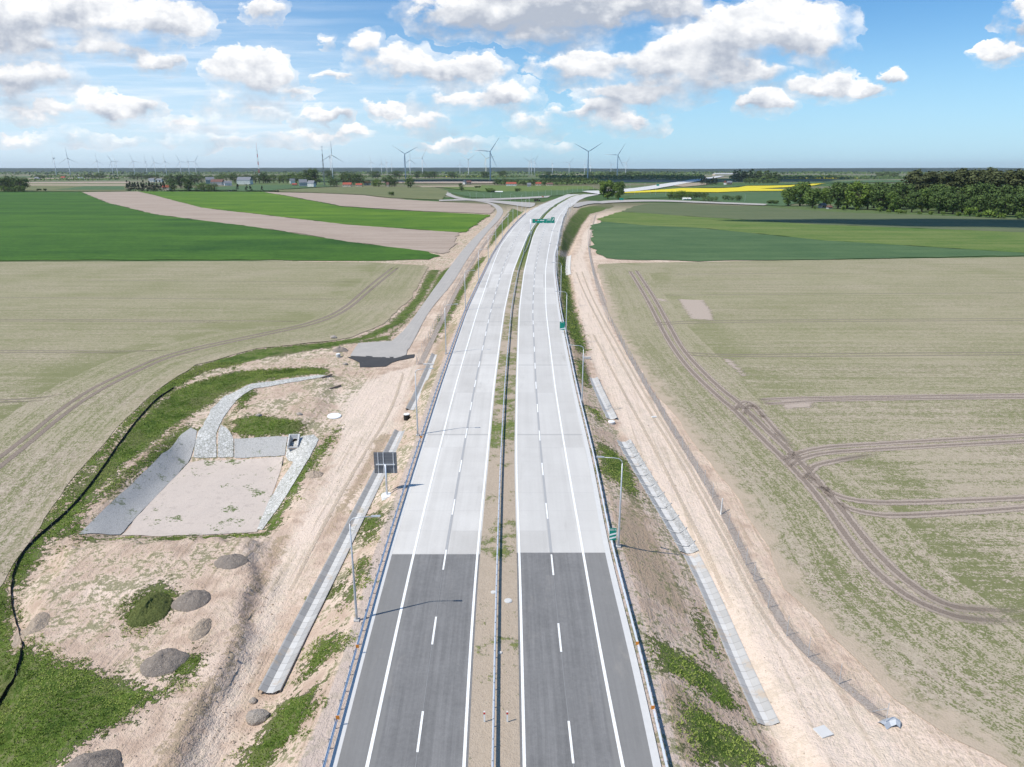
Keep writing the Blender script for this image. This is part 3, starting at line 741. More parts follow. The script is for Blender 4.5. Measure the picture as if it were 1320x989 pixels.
field([(30, 239.6), (162, 240), (162, 237.8), (40, 237.8)], 'pale', 4, 20)
field([(30, 236.6), (166, 236.6), (166, 234.8), (30, 235.0)], 'plough', 2, 24)
field([(762, 291), (777, 286), (835, 291), (900, 294), (1059, 310), (1320, 326.5), (1500, 337), (1320, 329.5), (1059, 335), (900, 337), (797, 334.5), (777, 333), (763, 319)], 'bluegreen', 1)
field([(777, 286), (769, 283), (800, 273.5), (830, 275), (900, 280), (1059, 290), (1320, 300), (1900, 325), (1800, 350), (1320, 326.5), (1059, 310), (900, 294), (835, 291)], 'light', 2)
field([(800, 273.5), (815, 267), (836, 262.8), (870, 262.2), (900, 264.2), (1000, 268.2), (1100, 275), (1200, 278), (1320, 282), (1700, 290), (1900, 325), (1320, 300), (1059, 290), (900, 280), (830, 275)], 'olive', 3)
field([(808, 256), (820, 250.5), (925, 249.3), (1020, 246.5), (1100, 246), (1040, 258), (1012, 266), (960, 263.5), (870, 255)], 'bluegreen', 3, 14)
field([(798, 248.2), (850, 245), (879, 242.9), (925, 243.1), (952, 242), (962, 240), (1016, 239.2), (1064, 236.6), (1050, 239.2), (1015, 241.6), (981, 243.4), (1016, 244.6), (1012, 246.2), (965, 246.6), (925, 248.2), (850, 247.7), (802, 249.3)], 'rape', 6, 14)
field([(890, 242), (960, 238.6), (1100, 233), (1180, 232.4), (1170, 235), (1064, 236), (1010, 238.6), (960, 239.4), (940, 242)], 'bluegreen', 2, 24)
field([(560, 241), (600, 239), (760, 240.2), (770, 244), (700, 247.5), (620, 247)], 'light', 2, 20)
field([(575, 248), (630, 247.2), (760, 244.8), (780, 247), (740, 249), (660, 256), (610, 255)], 'bluegreen', 2, 16)
field([(470, 233), (640, 234.5), (640, 236.5), (560, 236.4), (470, 235.6)], 'plough', 2, 30)
field([(470, 230.6), (580, 231.2), (640, 231.6), (640, 232.8), (470, 232.2)], 'olive', 2, 30)
field([(535, 239.8), (620, 239.4), (620, 241), (545, 241.6)], 'pale', 4, 24)
field([(795, 246), (800, 241.6), (845, 240.4), (845, 241.8)], 'olive', 4, 24)
field([(860, 238.4), (905, 235.6), (915, 238), (880, 241.2)], 'pale', 4, 24)
field([(990, 229.6), (1120, 228.9), (1120, 230.3), (990, 231.0)], 'rape', 4, 40)
field([(1170, 229.4), (1225, 228.6), (1225, 229.8), (1170, 230.6)], 'rape', 4, 40)
field([(560, 227.2), (660, 227.4), (660, 228.4), (560, 228.3)], 'rape', 4, 50)
field([(30, 230.6), (110, 230.4), (110, 231.4), (30, 231.8)], 'pale', 4, 40)

# ------------------------------------------------------------------ wheel tracks
def tracks(px_lines, w, m, off=.10):
    for ln in px_lines: band('wheel_track', ugs(ln), w, off, M[m], sp=1.2)
TL = [[(-90, 650), (0, 592), (98, 512), (162, 480), (220, 455), (330, 432), (401, 417), (442, 400), (472, 372), (508, 344)],
      [(-90, 668), (0, 604), (102, 518), (170, 482), (226, 457), (332, 434.5), (405, 419), (447, 402), (479, 373), (515, 344)]]
tracks(TL, 1.15, 'tyre')
tracks([[(-250, 360), (60, 361), (230, 362.5), (470, 364)], [(-250, 384.5), (60, 384), (300, 386), (450, 386)], [(-250, 413.5), (80, 412), (300, 414), (400, 415)], [(-250, 415.5), (80, 414), (300, 416)],
        [(-250, 452), (60, 452.5), (160, 453.5), (230, 452)], [(-250, 455), (60, 455), (180, 455.5)], [(-250, 515), (0, 517), (60, 513), (98, 505)], [(-250, 518.5), (0, 520), (70, 516)]], .8, 'tram')
TR = [[(812, 350), (833, 384), (853, 424), (868, 450), (891, 480), (930, 516), (948, 530), (976, 560), (1018, 600), (1055, 640), (1098, 703), (1126, 736), (1168, 770), (1218, 792), (1253, 800), (1340, 802)],
      [(820, 349), (842, 382), (866, 427), (881, 453), (904, 478), (930, 503), (953, 520), (985, 552), (1021, 585), (1076, 645), (1112, 693), (1147, 732), (1182, 760), (1218, 781), (1253, 787), (1340, 789)],
      [(948, 530), (953, 520), (966, 518), (978, 530), (1000, 556), (1026, 584)], [(960, 536), (962, 524), (972, 522), (985, 540)],
      [(1010, 596), (1021, 587), (1059, 577), (1123, 573), (1420, 556)], [(1016, 604), (1030, 592), (1062, 584), (1123, 580), (1420, 564)],
      [(1036, 618), (1046, 606), (1050, 600), (1100, 590), (1140, 584)], [(1040, 612), (1052, 622), (1065, 634), (1097, 646), (1155, 650), (1420, 638)], [(1062, 634), (1083, 652), (1112, 662), (1161, 667), (1420, 648)],
      [(980, 520), (1000, 521), (1060, 516), (1420, 512)], [(975, 516), (1040, 513), (1420, 508)]]
tracks(TR, 1.9, 'tyre_pale')
tracks(TR[2:], .6, 'tyre', .12)
tracks([TR[0], TR[1]], .8, 'tyre', .12)
tracks([[(870, 354), (1420, 349)], [(838, 420), (900, 416), (1420, 413)], [(838, 417.5), (900, 413.5), (1420, 410.5)], [(885, 455), (930, 458), (1050, 456.5), (1420, 454)], [(885, 458), (930, 461), (1420, 457)], [(850, 381), (1420, 377)]], .8, 'tram')
# bare sandy patches in the right field
def f_bare(g):
    p = g.pos(); d = g.attr('d'); x, y, z = g.sep(p)
    n = g.noise(g.comb(g.m('MULTIPLY', x, .35), g.m('MULTIPLY', y, 1.4), 0.0), 1.0, 4, .75); n3 = g.noise(p, 3.0, 3, .7)
    a = g.ss(g.m('ADD', d, g.m('MULTIPLY', g.m('SUBTRACT', n, .5), 7.0)), .2, .9)
    return g.mix(n3, (.33, .265, .215), (.46, .385, .32)), g.bump(n3, .5, .06), a
M['bare'] = mat('bare_soil', f_bare, rough=.95)
for q in ([(868, 378), (892, 377), (905, 384), (918, 400), (922, 414), (890, 412), (878, 396)], [(928, 461), (945, 464), (966, 484), (958, 489)], [(994, 512), (1040, 511), (1056, 527), (1012, 528)], [(834, 381), (850, 380), (862, 390), (846, 388)]):
    w_ = ugs(q); sheet('bare_soil', w_, 1.2, .085, M['bare'], 0, lambda v, w_=w_: {'d': sdf(v, w_)})
# ruts on the haul roads
tracks([[(742, 350), (756, 385), (785, 440), (830, 520), (880, 600), (930, 690), (985, 800), (1060, 890)], [(750, 350), (763, 385), (793, 440), (838, 520), (888, 600), (938, 690), (995, 800)],
        [(764, 430), (800, 500), (850, 590), (910, 710), (950, 800)], [(520, 480), (505, 530), (460, 600), (410, 690), (360, 790)]], .6, 'sandrut', .05)
# ------------------------------------------------------------------ service road, pad, roundabout roads
def two_edge(name, lpx, rpx, m, off, n=14):
    a = ugs(lpx); b = ugs(rpx)
    def rs(q):
        q = smooth_line(q, 2); s = np.concatenate([[0], np.cumsum(np.linalg.norm(np.diff(q, axis=0), axis=1))])
        t = np.linspace(0, s[-1], n * 6); return np.stack([np.interp(t, s, q[:, 0]), np.interp(t, s, q[:, 1])], 1)
    a, b = rs(a), rs(b); k = 4; vs = []; U = []
    for p, q in zip(a, b):
        for j in range(k + 1):
            t = j / k; vs.append(p * (1 - t) + q * t); U.append(t)
    vs = np.array(vs); z = h(vs[:, 0], vs[:, 1]) + off
    fs = [(i * 5 + j, i * 5 + j + 1, (i + 1) * 5 + j + 1, (i + 1) * 5 + j) for i in range(len(a) - 1) for j in range(k)]
    o = mesh_obj(name, np.column_stack([vs, z]), fs, m, None, True, {'u': U}); o['kind'] = 'structure'; return o
two_edge('service_road', [(505, 440), (520, 428), (540, 400), (578, 347), (603, 314), (630, 289), (641, 276), (640, 269), (631, 262.5), (615, 259.6), (600, 258.6), (585, 258.4)],
         [(527, 450), (533, 440), (553, 400), (583, 367), (603, 333), (628, 299), (648, 278), (649, 270), (640, 263), (618, 258), (600, 256.8), (585, 256.6)], M['service'], .065)
sheet('service_road', ugs([(452, 459.5), (462, 442.5), (505, 440), (527, 450), (523, 458), (510, 462), (480, 461)]), 1.5, .06, M['service'], .2, lambda v: {'u': np.full(len(v), .3)})
sheet('asphalt_apron', ugs([(448, 461), (470, 459), (505, 460.5), (535, 457), (533, 461), (515, 464.5), (505, 468), (497.5, 473), (464.5, 474), (463, 468)]), 1.0, .075, M['fresh_asphalt'], .15, lambda v: {'u': np.full(len(v), .3)})
two_edge('side_road', [(520, 242.6), (560, 244), (578, 247), (584, 252), (600, 256.5), (640, 259), (690, 262)], [(520, 243.8), (556, 245.4), (570, 248), (576, 253), (596, 258.2), (640, 261.5), (688, 266)], M['service'], .35)
two_edge('side_road', [(566, 258), (620, 256.6), (660, 255.4), (710, 252.6)], [(566, 259.6), (620, 258.4), (660, 257.6), (706, 255)], M['service'], .4)
two_edge('exit_ramp', [(741, 263), (767, 258.8), (798, 258.2), (850, 257.8), (900, 260), (990, 263.4)], [(738, 268), (768, 261.8), (800, 261), (850, 260), (900, 262), (985, 265.2)], M['service'], .5)
two_edge('motorway_beyond', [(750, 247.4), (775, 245.6), (810, 244.2), (850, 238.2), (902, 230.4), (928, 226.8)], [(772, 251), (800, 248.4), (836, 245.5), (866, 240), (914, 231.2), (934, 227.2)], M['gutter'], .9)
# ------------------------------------------------------------------ retention basin
sheet('basin_floor', ugs([(157, 691), (200, 640), (243, 597), (262, 594), (300, 593), (366, 589), (362, 603), (350, 640), (331, 686), (250, 691)]), 1.2, .07, M['basin'], .2)
# ------------------------------------------------------------------ object materials
M['galv'] = mat('galvanised_steel', None, (.70, .73, .77), .42, .45, .5, .05)
M['lampsteel'] = mat('lamp_steel', None, (.52, .54, .56), .45, .35, .5, .06)
M['darkpost'] = mat('post_steel', None, (.25, .26, .27), .5, .6, .5)
M['signgreen'] = mat('sign_green', None, (.0, .24, .17), .45, 0, .4, .06)
M['signwhite'] = mat('sign_white', None, (.82, .83, .82), .45, 0, .4, .03)
M['signred'] = mat('sign_red', None, (.62, .05, .06), .45, 0, .4, .05)
M['signback'] = mat('sign_back_aluminium', None, (.175, .185, .205), .5, .3, .4, .1)
M['conc'] = mat('cast_concrete', None, (.50, .49, .47), .85, var=.15)
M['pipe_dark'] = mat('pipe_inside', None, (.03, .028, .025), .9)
M['mud'] = mat('wet_sediment', None, (.22, .13, .06), .6)
M['black'] = mat('black_geotextile', None, (.014, .015, .017), .7, var=.4)
M['white'] = mat('white_paint', None, (.80, .80, .78), .5, var=.04)
M['turb'] = mat('turbine_white', None, (.66, .68, .70), .5, var=.03)
M['red'] = mat('red_paint', None, (.55, .05, .04), .6)
M['orange'] = mat('machine_orange', None, (.62, .22, .03), .5)
M['truckdark'] = mat('truck_brown', None, (.055, .035, .03), .6)
M['rubber'] = mat('tyre_rubber', None, (.02, .02, .02), .8)
M['glass'] = mat('dark_glass', None, (.03, .04, .05), .12, 0, .6)
def f_chan(lo, hi):
    def fn(g):
        p = g.pos(); x, y, z = g.sep(p); n = g.noise(p, 2.2, 4, .75); n0 = g.noise(p, .5, 3, .6)
        pc = g.new('ShaderNodeTexWhiteNoise'); pc.noise_dimensions = '1D'; g.st(pc.inputs['W'], g.m('FLOOR', y))
        j = g.ss(g.m('ABSOLUTE', g.m('SUBTRACT', g.m('FRACT', y), .5)), .45, .49)
        c_ = g.mix(g.m('ADD', g.m('MULTIPLY', n, .7), g.m('MULTIPLY', g.m('SUBTRACT', pc.outputs[0], .35), .45), clamp=True), lo, hi)
        c_ = g.mix(g.m('MULTIPLY', j, .55), c_, (.17, .16, .15))
        return g.mix(g.m('MULTIPLY', g.ss(g.m('ADD', n0, g.m('MULTIPLY', n, .5)), .80, .98), .75), c_, (.46, .37, .28)), g.bump(n, .4, .03)
    return fn
M['channelgrey'] = mat('channel_concrete', f_chan((.36, .355, .34), (.52, .51, .49)), rough=.85)
M['channelslab'] = mat('channel_slab', f_chan((.31, .305, .295), (.46, .45, .43)), rough=.85)
M['channelbed'] = mat('channel_bed_concrete', f_chan((.50, .49, .47), (.64, .63, .60)), rough=.85)
M['rubblepale'] = mat('pale_rubble', f_stone(2.4, (.36, .36, .35), (.55, .545, .53), (.22, .215, .20)), rough=.9)
M['boulder'] = mat('boulder_stone', f_heap((.36, .31, .26), (.55, .49, .43)), rough=.85)
M['redroof'] = mat('red_roof_tiles', None, (.33, .085, .055), .8, var=.2)
M['brownroof'] = mat('brown_roof', None, (.16, .085, .07), .8, var=.2)
M['greyroof'] = mat('grey_roof', None, (.19, .20, .225), .7, var=.15)
M['wallwhite'] = mat('white_render', None, (.72, .71, .68), .85, var=.05)
M['wallgrey'] = mat('grey_render', None, (.42, .42, .42), .85, var=.08)
M['wallcream'] = mat('cream_render', None, (.60, .52, .40), .85, var=.08)
M['timber'] = mat('grey_timber', None, (.24, .19, .15), .85, var=.2)
def f_mesh(g):
    p = g.pos(); s = g.attr('s'); z = g.attr('u')
    a = g.m('ABSOLUTE', g.m('SUBTRACT', g.m('FRACT', g.m('MULTIPLY', s, 5.0)), .5)); b = g.m('ABSOLUTE', g.m('SUBTRACT', g.m('FRACT', g.m('MULTIPLY', z, 10.0)), .5))
    w = g.m('MAXIMUM', g.ss(a, .46, .47), g.ss(b, .46, .47))
    return (.23, .24, .25), None, w
def mat_mesh():
    m = bpy.data.materials.new('fence_wire'); m.use_nodes = True; g = G(m.node_tree); b = m.node_tree.nodes['Principled BSDF']
    c, _, a = f_mesh(g); b.inputs['Base Color'].default_value = (*c, 1); b.inputs['Metallic'].default_value = .5; b.inputs['Roughness'].default_value = .5
    g.st(b.inputs['Alpha'], a); return m
M['wire'] = mat_mesh()

def H(x, y): return float(h(x, y)[0])
def at(px, py):
    p = ug(px, py); return Vector((float(p[0]), float(p[1]), float(p[2])))
ORD = ['nearest', 'second', 'third', 'fourth', 'fifth', 'sixth', 'seventh', 'eighth', 'ninth', 'tenth', 'eleventh', 'twelfth', 'thirteenth', 'fourteenth', 'fifteenth', 'sixteenth', 'seventeenth', 'eighteenth', 'nineteenth', 'twentieth', 'twenty-first', 'twenty-second', 'twenty-third', 'twenty-fourth', 'twenty-fifth', 'twenty-sixth', 'twenty-seventh', 'twenty-eighth', 'twenty-ninth', 'thirtieth', 'thirty-first', 'thirty-second', 'thirty-third', 'thirty-fourth', 'thirty-fifth', 'thirty-sixth', 'thirty-seventh', 'thirty-eighth', 'thirty-ninth', 'fortieth']
ORD1 = ['first'] + ORD[1:]

# ------------------------------------------------------------------ guardrails
WPROF = [(-.04, .44), (.05, .47), (-.02, .53), (-.02, .58), (.05, .64), (-.04, .70), (-.04, .75), (-.07, .75), (-.07, .44)]
def guardrail(label, fx, y0, y1, side, double=False, pstep=2.0, pmax=100, zf=ZRS):
    ys = np.arange(y0, y1, 2.0)
    root = empty('guardrail', (float(fx(y0)), y0, float(zf(y0)) - .1)); o = root.location
    tag(root, label, 'guardrail', 'motorway guardrails')
    pts = [(float(fx(y)) - o.x, y - o.y, float(zf(y)) - o.z) for y in ys]
    # side = +1: the road lies to the right of the rail
    for sd in ((1, -1) if double else (side,)):
        pr = [(sd * (a + (.03 if double else .0)), b) for a, b in WPROF]
        MB().sweep(pts, pr, True).build('rail', M['galv'], root)
    if double: MB().sweep(pts, [(-.045, .752), (.045, .752), (.045, .70), (-.045, .70)], True).build('cap_rail', M['galv'], root)
    n = 0; y = y0 + .5; rest = MB()
    while y < y1:
        z = float(zf(y)); x = float(fx(y)) - (0 if double else side * .12)
        b = MB(); b.box((0, 0, .30), (.10, .055, 1.0))
        if not double: b.box((side * .06, 0, .58), (.12, .05, .22))
        if n < pmax:
            if n == 0: pm = b.build('post', M['darkpost'], root); p = pm
            else: p = pm.copy(); C.objects.link(p); p.parent = root
            p.location = (x - o.x, y - o.y, z - o.z)
        else:
            q = MB(); q.v = [(v[0] + x - o.x, v[1] + y - o.y, v[2] + z - o.z) for v in b.v]; rest.add(q.v, b.f)
        n += 1; y += pstep
    if rest.v:
        r = rest.build('post_row', M['darkpost'], root); r['kind'] = 'stuff'
    return root
GL = lambda y: LE(y) - .75
GR = lambda y: RE(y) + .85
GLr = guardrail('blue grey steel guardrail along the left outer edge of the left carriageway', GL, 14, 560, 1)
GRr = guardrail('white lit steel guardrail along the right outer edge of the right carriageway', GR, 14, 560, -1)
GM = lambda y: (LIN(y) + RIN(y)) / 2 - .10
Y_L0, Y_L1 = float(on(674, 327, ZR)[1]), float(on(687, 300, ZR)[1])
guardrail('double sided steel guardrail down the middle of the median strip', GM, 14, Y_L0, 1, True)
def bow(s):
    def f(y):
        t = np.clip((y - Y_L0) / (Y_L1 - Y_L0), 0, 1); w = np.clip((RIN(y) - LIN(y)) / 2 - .9, .3, 3)
        return GM(y) + s * w * np.sin(math.pi * np.clip(t, 0, 1)) ** .6
    return f
guardrail('short guardrail bowing left round the gantry foot in the median', bow(-1), Y_L0, Y_L1, 1)
guardrail('short guardrail bowing right round the gantry foot in the median', bow(1), Y_L0, Y_L1, -1)
guardrail('guardrail in the green median beyond the gantry sign', GM, Y_L1, 900, 1, True, 4.0)

# red and white reflector plates on the rails / marker posts
def delineator(x, y, z, label, lean=0):
    r = empty('marker_post', (x, y, z)); tag(r, label, 'marker post', 'white marker posts with red reflectors')
    MB().box((0, 0, .5), (.13, .05, 1.0)).build('post', M['white'], r)
    MB().box((0, -.03, .82), (.15, .02, .16)).build('reflector', M['red'], r)
    r.rotation_euler = (0, lean, 0)
for px, py, lb in ((624.5, 931, 'white marker post with red reflector left of the median rail'), (654, 931, 'white marker post with red reflector right of the median rail')):
    q = on(px, py, ZR); delineator(q[0], q[1], q[2] + .02, lb)
def refl(px, py, label, sd):
    q = on(px, py, ZR, .6); y = float(q[1]); x = float((GL if sd > 0 else GR)(y)) + sd * .08
    r = empty('rail_reflector', (x, y, float(ZRS(y)) + .75)); tag(r, label, 'reflector', 'orange reflectors on the outer guardrails')
    MB().box((0, 0, .06), (.28, .03, .34)).build('plate', M['orange'], r); MB().box((0, .0, -.14), (.05, .05, .1)).build('clip', M['galv'], r)
refl(441, 928, 'orange brown reflector plate low on the left guardrail, nearest the camera', 1)
refl(467, 836, 'orange brown reflector plate on the left guardrail beside the street lamp shadow', 1)
refl(543.5, 565, 'orange brown reflector on the left guardrail beside the pale concrete road', 1)
refl(812, 832, 'orange brown reflector plate on the right guardrail beside the asphalt, farther one', -1)
refl(832, 915, 'orange brown reflector plate on the right guardrail, nearest the camera', -1)
# manhole lids in the median
for px, py, lb in ((636, 764, 'small round white manhole lid left of the median guardrail'), (655, 775, 'larger round white manhole lid right of the median guardrail'), (645, 842, 'tiny grey drain lid beside the median guardrail')):
    q = on(px, py, ZR); r = .34 if 'larger' in lb else .24 if 'tiny' not in lb else .15
    o = MB().lathe([(r * 1.15, -.05), (r * 1.15, .05), (r * .9, .06), (r * .9, .085), (.02, .09)], 20).build('manhole_lid', M['gutter']); o.location = (q[0], q[1], q[2] + .03); tag(o, lb, 'manhole lid', 'manhole lids in the median')

# ------------------------------------------------------------------ street lamps
def lamp_proto():
    r = empty('street_lamp', (0, 0, 0))
    MB().tube([(0, 0, -.1), (0, 0, 1.2), (0, 0, 5), (0, 0, 10.2)], [.13, .125, .10, .06], 10).build('pole', M['lampsteel'], r, True)
    MB().box((0, 0, .04), (.5, .5, .16)).build('base_plate', M['conc'], r)
    MB().tube([(0, 0, 10.1), (.06, 0, 10.45), (.35, 0, 10.72), (.9, 0, 10.82), (2.2, 0, 10.90)], [.055, .055, .05, .045, .04], 8).build('arm', M['lampsteel'], r, True)
    b = MB(); b.add([(2.0, -.09, 10.86), (2.0, .09, 10.86), (2.85, .13, 10.92), (2.85, -.13, 10.92), (2.0, -.09, 10.98), (2.0, .09, 10.98), (2.8, .10, 11.02), (2.8, -.10, 11.02)], [(3, 2, 1, 0), (4, 5, 6, 7), (0, 1, 5, 4), (1, 2, 6, 5), (2, 3, 7, 6), (3, 0, 4, 7)])
    b.build('lamp_head', M['lampsteel'], r)
    MB().box((0, -.128, 1.0), (.10, .02, .4)).build('service_door', M['galv'], r)
    return r
LAMP = lamp_proto(); first = [True]
def lamp(px, py, rz, label, group, loc=None, sc=1.0):
    o = LAMP if first[0] else copy_tree(LAMP); first[0] = False
    o.location = loc if loc is not None else at(px, py) + Vector((0, 0, .05)); o.rotation_euler = (0, 0, rz); o.scale = (sc,) * 3
    tag(o, label, 'street lamp', group); return o
def lname(side, i): return f'galvanised street lamp on the {side} verge of the motorway, ' + ('nearest the camera' if i == 0 else ORD[i] + ' from the camera')
LL = [(460, 800), (538.5, 561.5), (575, 456)]; RL = [(797, 705), (750, 523), (729.6, 435)]
yl = [at(*p)[1] for p in LL]; yr = [at(*p)[1] for p in RL]
for i, p in enumerate(LL): lamp(*p, 0, lname('left', i), 'street lamps on the left verge')
for i, p in enumerate(RL): lamp(*p, math.pi, lname('right', i), 'street lamps on the right verge')
y = yl[2] + 42; i = 3
while y < 620:
    x = float(LB(y)) + .6; lamp(0, 0, 0, lname('left', i), 'street lamps on the left verge', (x, y, H(x, y) + .05)); i += 1; y += 42
y = yr[2] + 42; i = 3
while y < 620:
    x = float(RB(y)) - .3; lamp(0, 0, math.pi, lname('right', i), 'street lamps on the right verge', (x, y, H(x, y) + .05)); i += 1; y += 42
# thin lamps of the interchange
IL = [(606, 258), (614, 257.6), (624, 260.5), (633, 257.5), (645, 258.2), (658, 260), (664, 263), (672, 262.5), (678, 256.5), (686, 256), (694, 255.6), (703, 254), (711, 252.6), (718, 251.6), (726, 250.6), (731, 249.4), (738, 248.6), (744, 248.0), (751, 247.4), (758, 247), (765, 246.6), (806, 245.8), (812, 245.2), (818, 251.6), (824, 250.8), (831, 244), (838, 251.8), (845, 251.6), (858, 252.6), (871, 253.4), (960, 260.5), (846, 236.6), (852, 236)]
IL.sort()
for i, p in enumerate(IL): lamp(*p, (0 if i % 2 else math.pi) + .4, f'thin pale interchange lamp in the distance, {ORD1[i]} from the left', 'distant lamps of the interchange', sc=.92 if p[1] > 246 else 1.15)

# ------------------------------------------------------------------ road signs
def text_mesh(txt, size, name, m, parent, loc, rot):
    cu = bpy.data.curves.new(name, 'FONT'); cu.body = txt; cu.size = size; cu.align_x = 'CENTER'; cu.align_y = 'CENTER'; cu.extrude = .004
    t = bpy.data.objects.new('tmp', cu); C.objects.link(t)
    dg = bpy.context.evaluated_depsgraph_get(); me = bpy.data.meshes.new_from_object(t.evaluated_get(dg)); bpy.data.objects.remove(t)
    me.materials.clear(); me.materials.append(m)
    o = bpy.data.objects.new(name, me); C.objects.link(o); o.parent = parent; o.location = loc; o.rotation_euler = rot; return o
def countdown(px, py, n, txt, label, w=.80, hh=1.5, zb=.85):
    p = at(px, py); r = empty('countdown_sign', p); tag(r, label, 'road sign', 'green exit countdown signs')
    b = MB(); b.tube([(0, .06, -.2), (0, .06, zb + hh)], .035, 8); b.build('post', M['galv'], r, True)
    bd = MB().box((0, 0, zb + hh / 2), (w, .03, hh)).build('board', M['signgreen'], r)
    s = MB()
    for i in range(n):
        z0 = zb + .18 + i * .46; y = -.019
        s.add([(-w / 2, y, z0 - .10), (w / 2, y, z0 + .14), (w / 2, y, z0 + .34), (-w / 2, y, z0 + .10)], [(0, 1, 2, 3)])
    s.build('stripe', M['signwhite'], bd)
    text_mesh(txt, .30, 'lettering', M['signwhite'], bd, (0, -.02, zb + hh - .20), (R(90), 0, 0))
countdown(789.3, 705, 2, '200 m', 'green sign with two white slanted bars beside the right guardrail')
countdown(724.6, 430, 1, '100 m', 'green sign with one white slanted bar farther along right guardrail', 1.2, 2.0, .9)
# information board seen from behind
p = at(499, 640); r = empty('information_sign', p); tag(r, 'grey back of a large road sign on one post beside left verge', 'road sign')
MB().lathe([(.0, -.6), (.72, -.6), (.76, .22), (.70, .30), (.02, .31)], 24).build('footing', M['signwhite'], r)
MB().tube([(0, 0, .2), (0, 0, 4.6)], [.14, .11], 10).build('post', M['galv'], r, True)
MB().box((0, .06, 4.55), (2.5, .12, .14)).build('crossbar', M['galv'], r)
bd = MB(); bd.box((0, .2, 4.75), (3.0, .05, 2.95)); bd = bd.build('board', M['signback'], r)
for x in (-.95, -.25, 1.05): MB().box((x, .145, 4.75), (.10, .06, 2.9)).build('stiffener', M['galv'], bd)
rb = MB()
for k in range(7): rb.box((0, .165, 3.5 + k * .42), (2.96, .025, .04))
rb.build('seam', M['darkpost'], bd)
MB().box((0, .228, 4.75), (2.98, .006, 2.93)).build('face', M['signgreen'], bd)
# cantilever gantry from the median
gx0 = float(GM(float(on(685, 303.5, ZR)[1]))); gy0 = float(on(685, 303.5, ZR)[1]); gz = float(ZRS(gy0)); zcg = zc(gy0, gz)
r = empty('sign_gantry', (gx0, gy0, gz)); tag(r, 'cantilever gantry with wide green direction signs above the right carriageway', 'sign gantry')
pxm = zcg / F
ztop = 8.2
xs0 = (686.0 - 660) * pxm - gx0; xs1 = (714.6 - 660) * pxm - gx0
MB().tube([(0, 0, -.2), (0, 0, ztop)], [.26, .20], 10).build('post', M['galv'], r, True)
am = MB(); am.tube([(0, 0, ztop - .3), (xs1, 0, ztop)], .12, 8); am.tube([(0, 0, ztop - 1.6), (xs1, 0, ztop - .9)], .10, 8)
for k in range(7):
    a = k / 7; b = (k + .5) / 7; am.tube([(xs1 * a, 0, ztop - .3), (xs1 * b, 0, ztop - 1.3)], .05, 6)
am.build('arm', M['galv'], r)
xm = (704.5 - 660) * pxm - gx0; xe = (710 - 660) * pxm - gx0
def board(x0, x1, z0, z1, y=-.3): return MB().box(((x0 + x1) / 2, y, (z0 + z1) / 2), (x1 - x0, .08, z1 - z0)).build('board', M['signgreen'], r)
hh = 5.6 * pxm
zb = ztop - 1.9
b1 = board(xs0, xm - .04, zb, zb + hh * .92); b2 = board(xm + .04, xe - .04, zb, zb + hh * .98); b3 = board(xe + .04, xs1, zb, zb + hh * 1.32)
MB().box((xs0 + (xm - xs0) * .26, -.35, zb + hh * .64), ((xm - xs0) * .12, .02, hh * .2)).build('number_plate', M['signred'], b1)
l = MB(); l.box((xs0 + (xm - xs0) * .42, -.35, zb + hh * .62), ((xm - xs0) * .13, .02, hh * .12)); l.box((xs0 + (xm - xs0) * .68, -.35, zb + hh * .60), ((xm - xs0) * .28, .02, hh * .15))
l.build('lettering', M['signwhite'], b1)
l = MB()
for u in (.25, .75): 
    cx = xs0 + (xm - xs0) * u; l.add([(cx, -.35, zb + .05), (cx + .3, -.35, zb + .5), (cx - .3, -.35, zb + .5)], [(0, 1, 2)])
l.build('arrow', M['signwhite'], b1)
MB().box(((xm + xe) / 2, -.35, zb + hh * .72), ((xe - xm) * .75, .02, hh * .16)).build('lettering', M['signwhite'], b2)
cx = (xe + xs1) / 2; l = MB(); l.tube([(cx - .35, -.37, zb + hh * .5), (cx + .45, -.37, zb + hh * 1.05)], .09, 4); l.tube([(cx + .45, -.37, zb + hh * 1.05), (cx - .05, -.37, zb + hh * 1.03)], .09, 4); l.tube([(cx + .45, -.37, zb + hh * 1.05), (cx + .4, -.37, zb + hh * .72)], .09, 4)
l.build('arrow', M['signwhite'], b3)
def far_sign(px, py, w, hgt, zb, label):
    p = at(px, py); r = empty('direction_sign', p); tag(r, label, 'road sign'); k = zc(p.y, p.z) / F
    MB().box((0, 0, zb + hgt * k / 2), (w * k, .1, hgt * k)).build('board', M['signgreen'], r)
    for s in (-.3, .3): MB().tube([(s * w * k, .1, -.2), (s * w * k, .1, zb + hgt * k)], .09, 6).build('leg', M['galv'], r)
far_sign(801, 258.6, 5.4, 2.6, .4, 'small teal green direction sign beside the exit ramp under the two trees')
far_sign(848, 240.5, 3.6, 2.0, 1.5, 'tiny teal green sign over the motorway far beyond the trees')

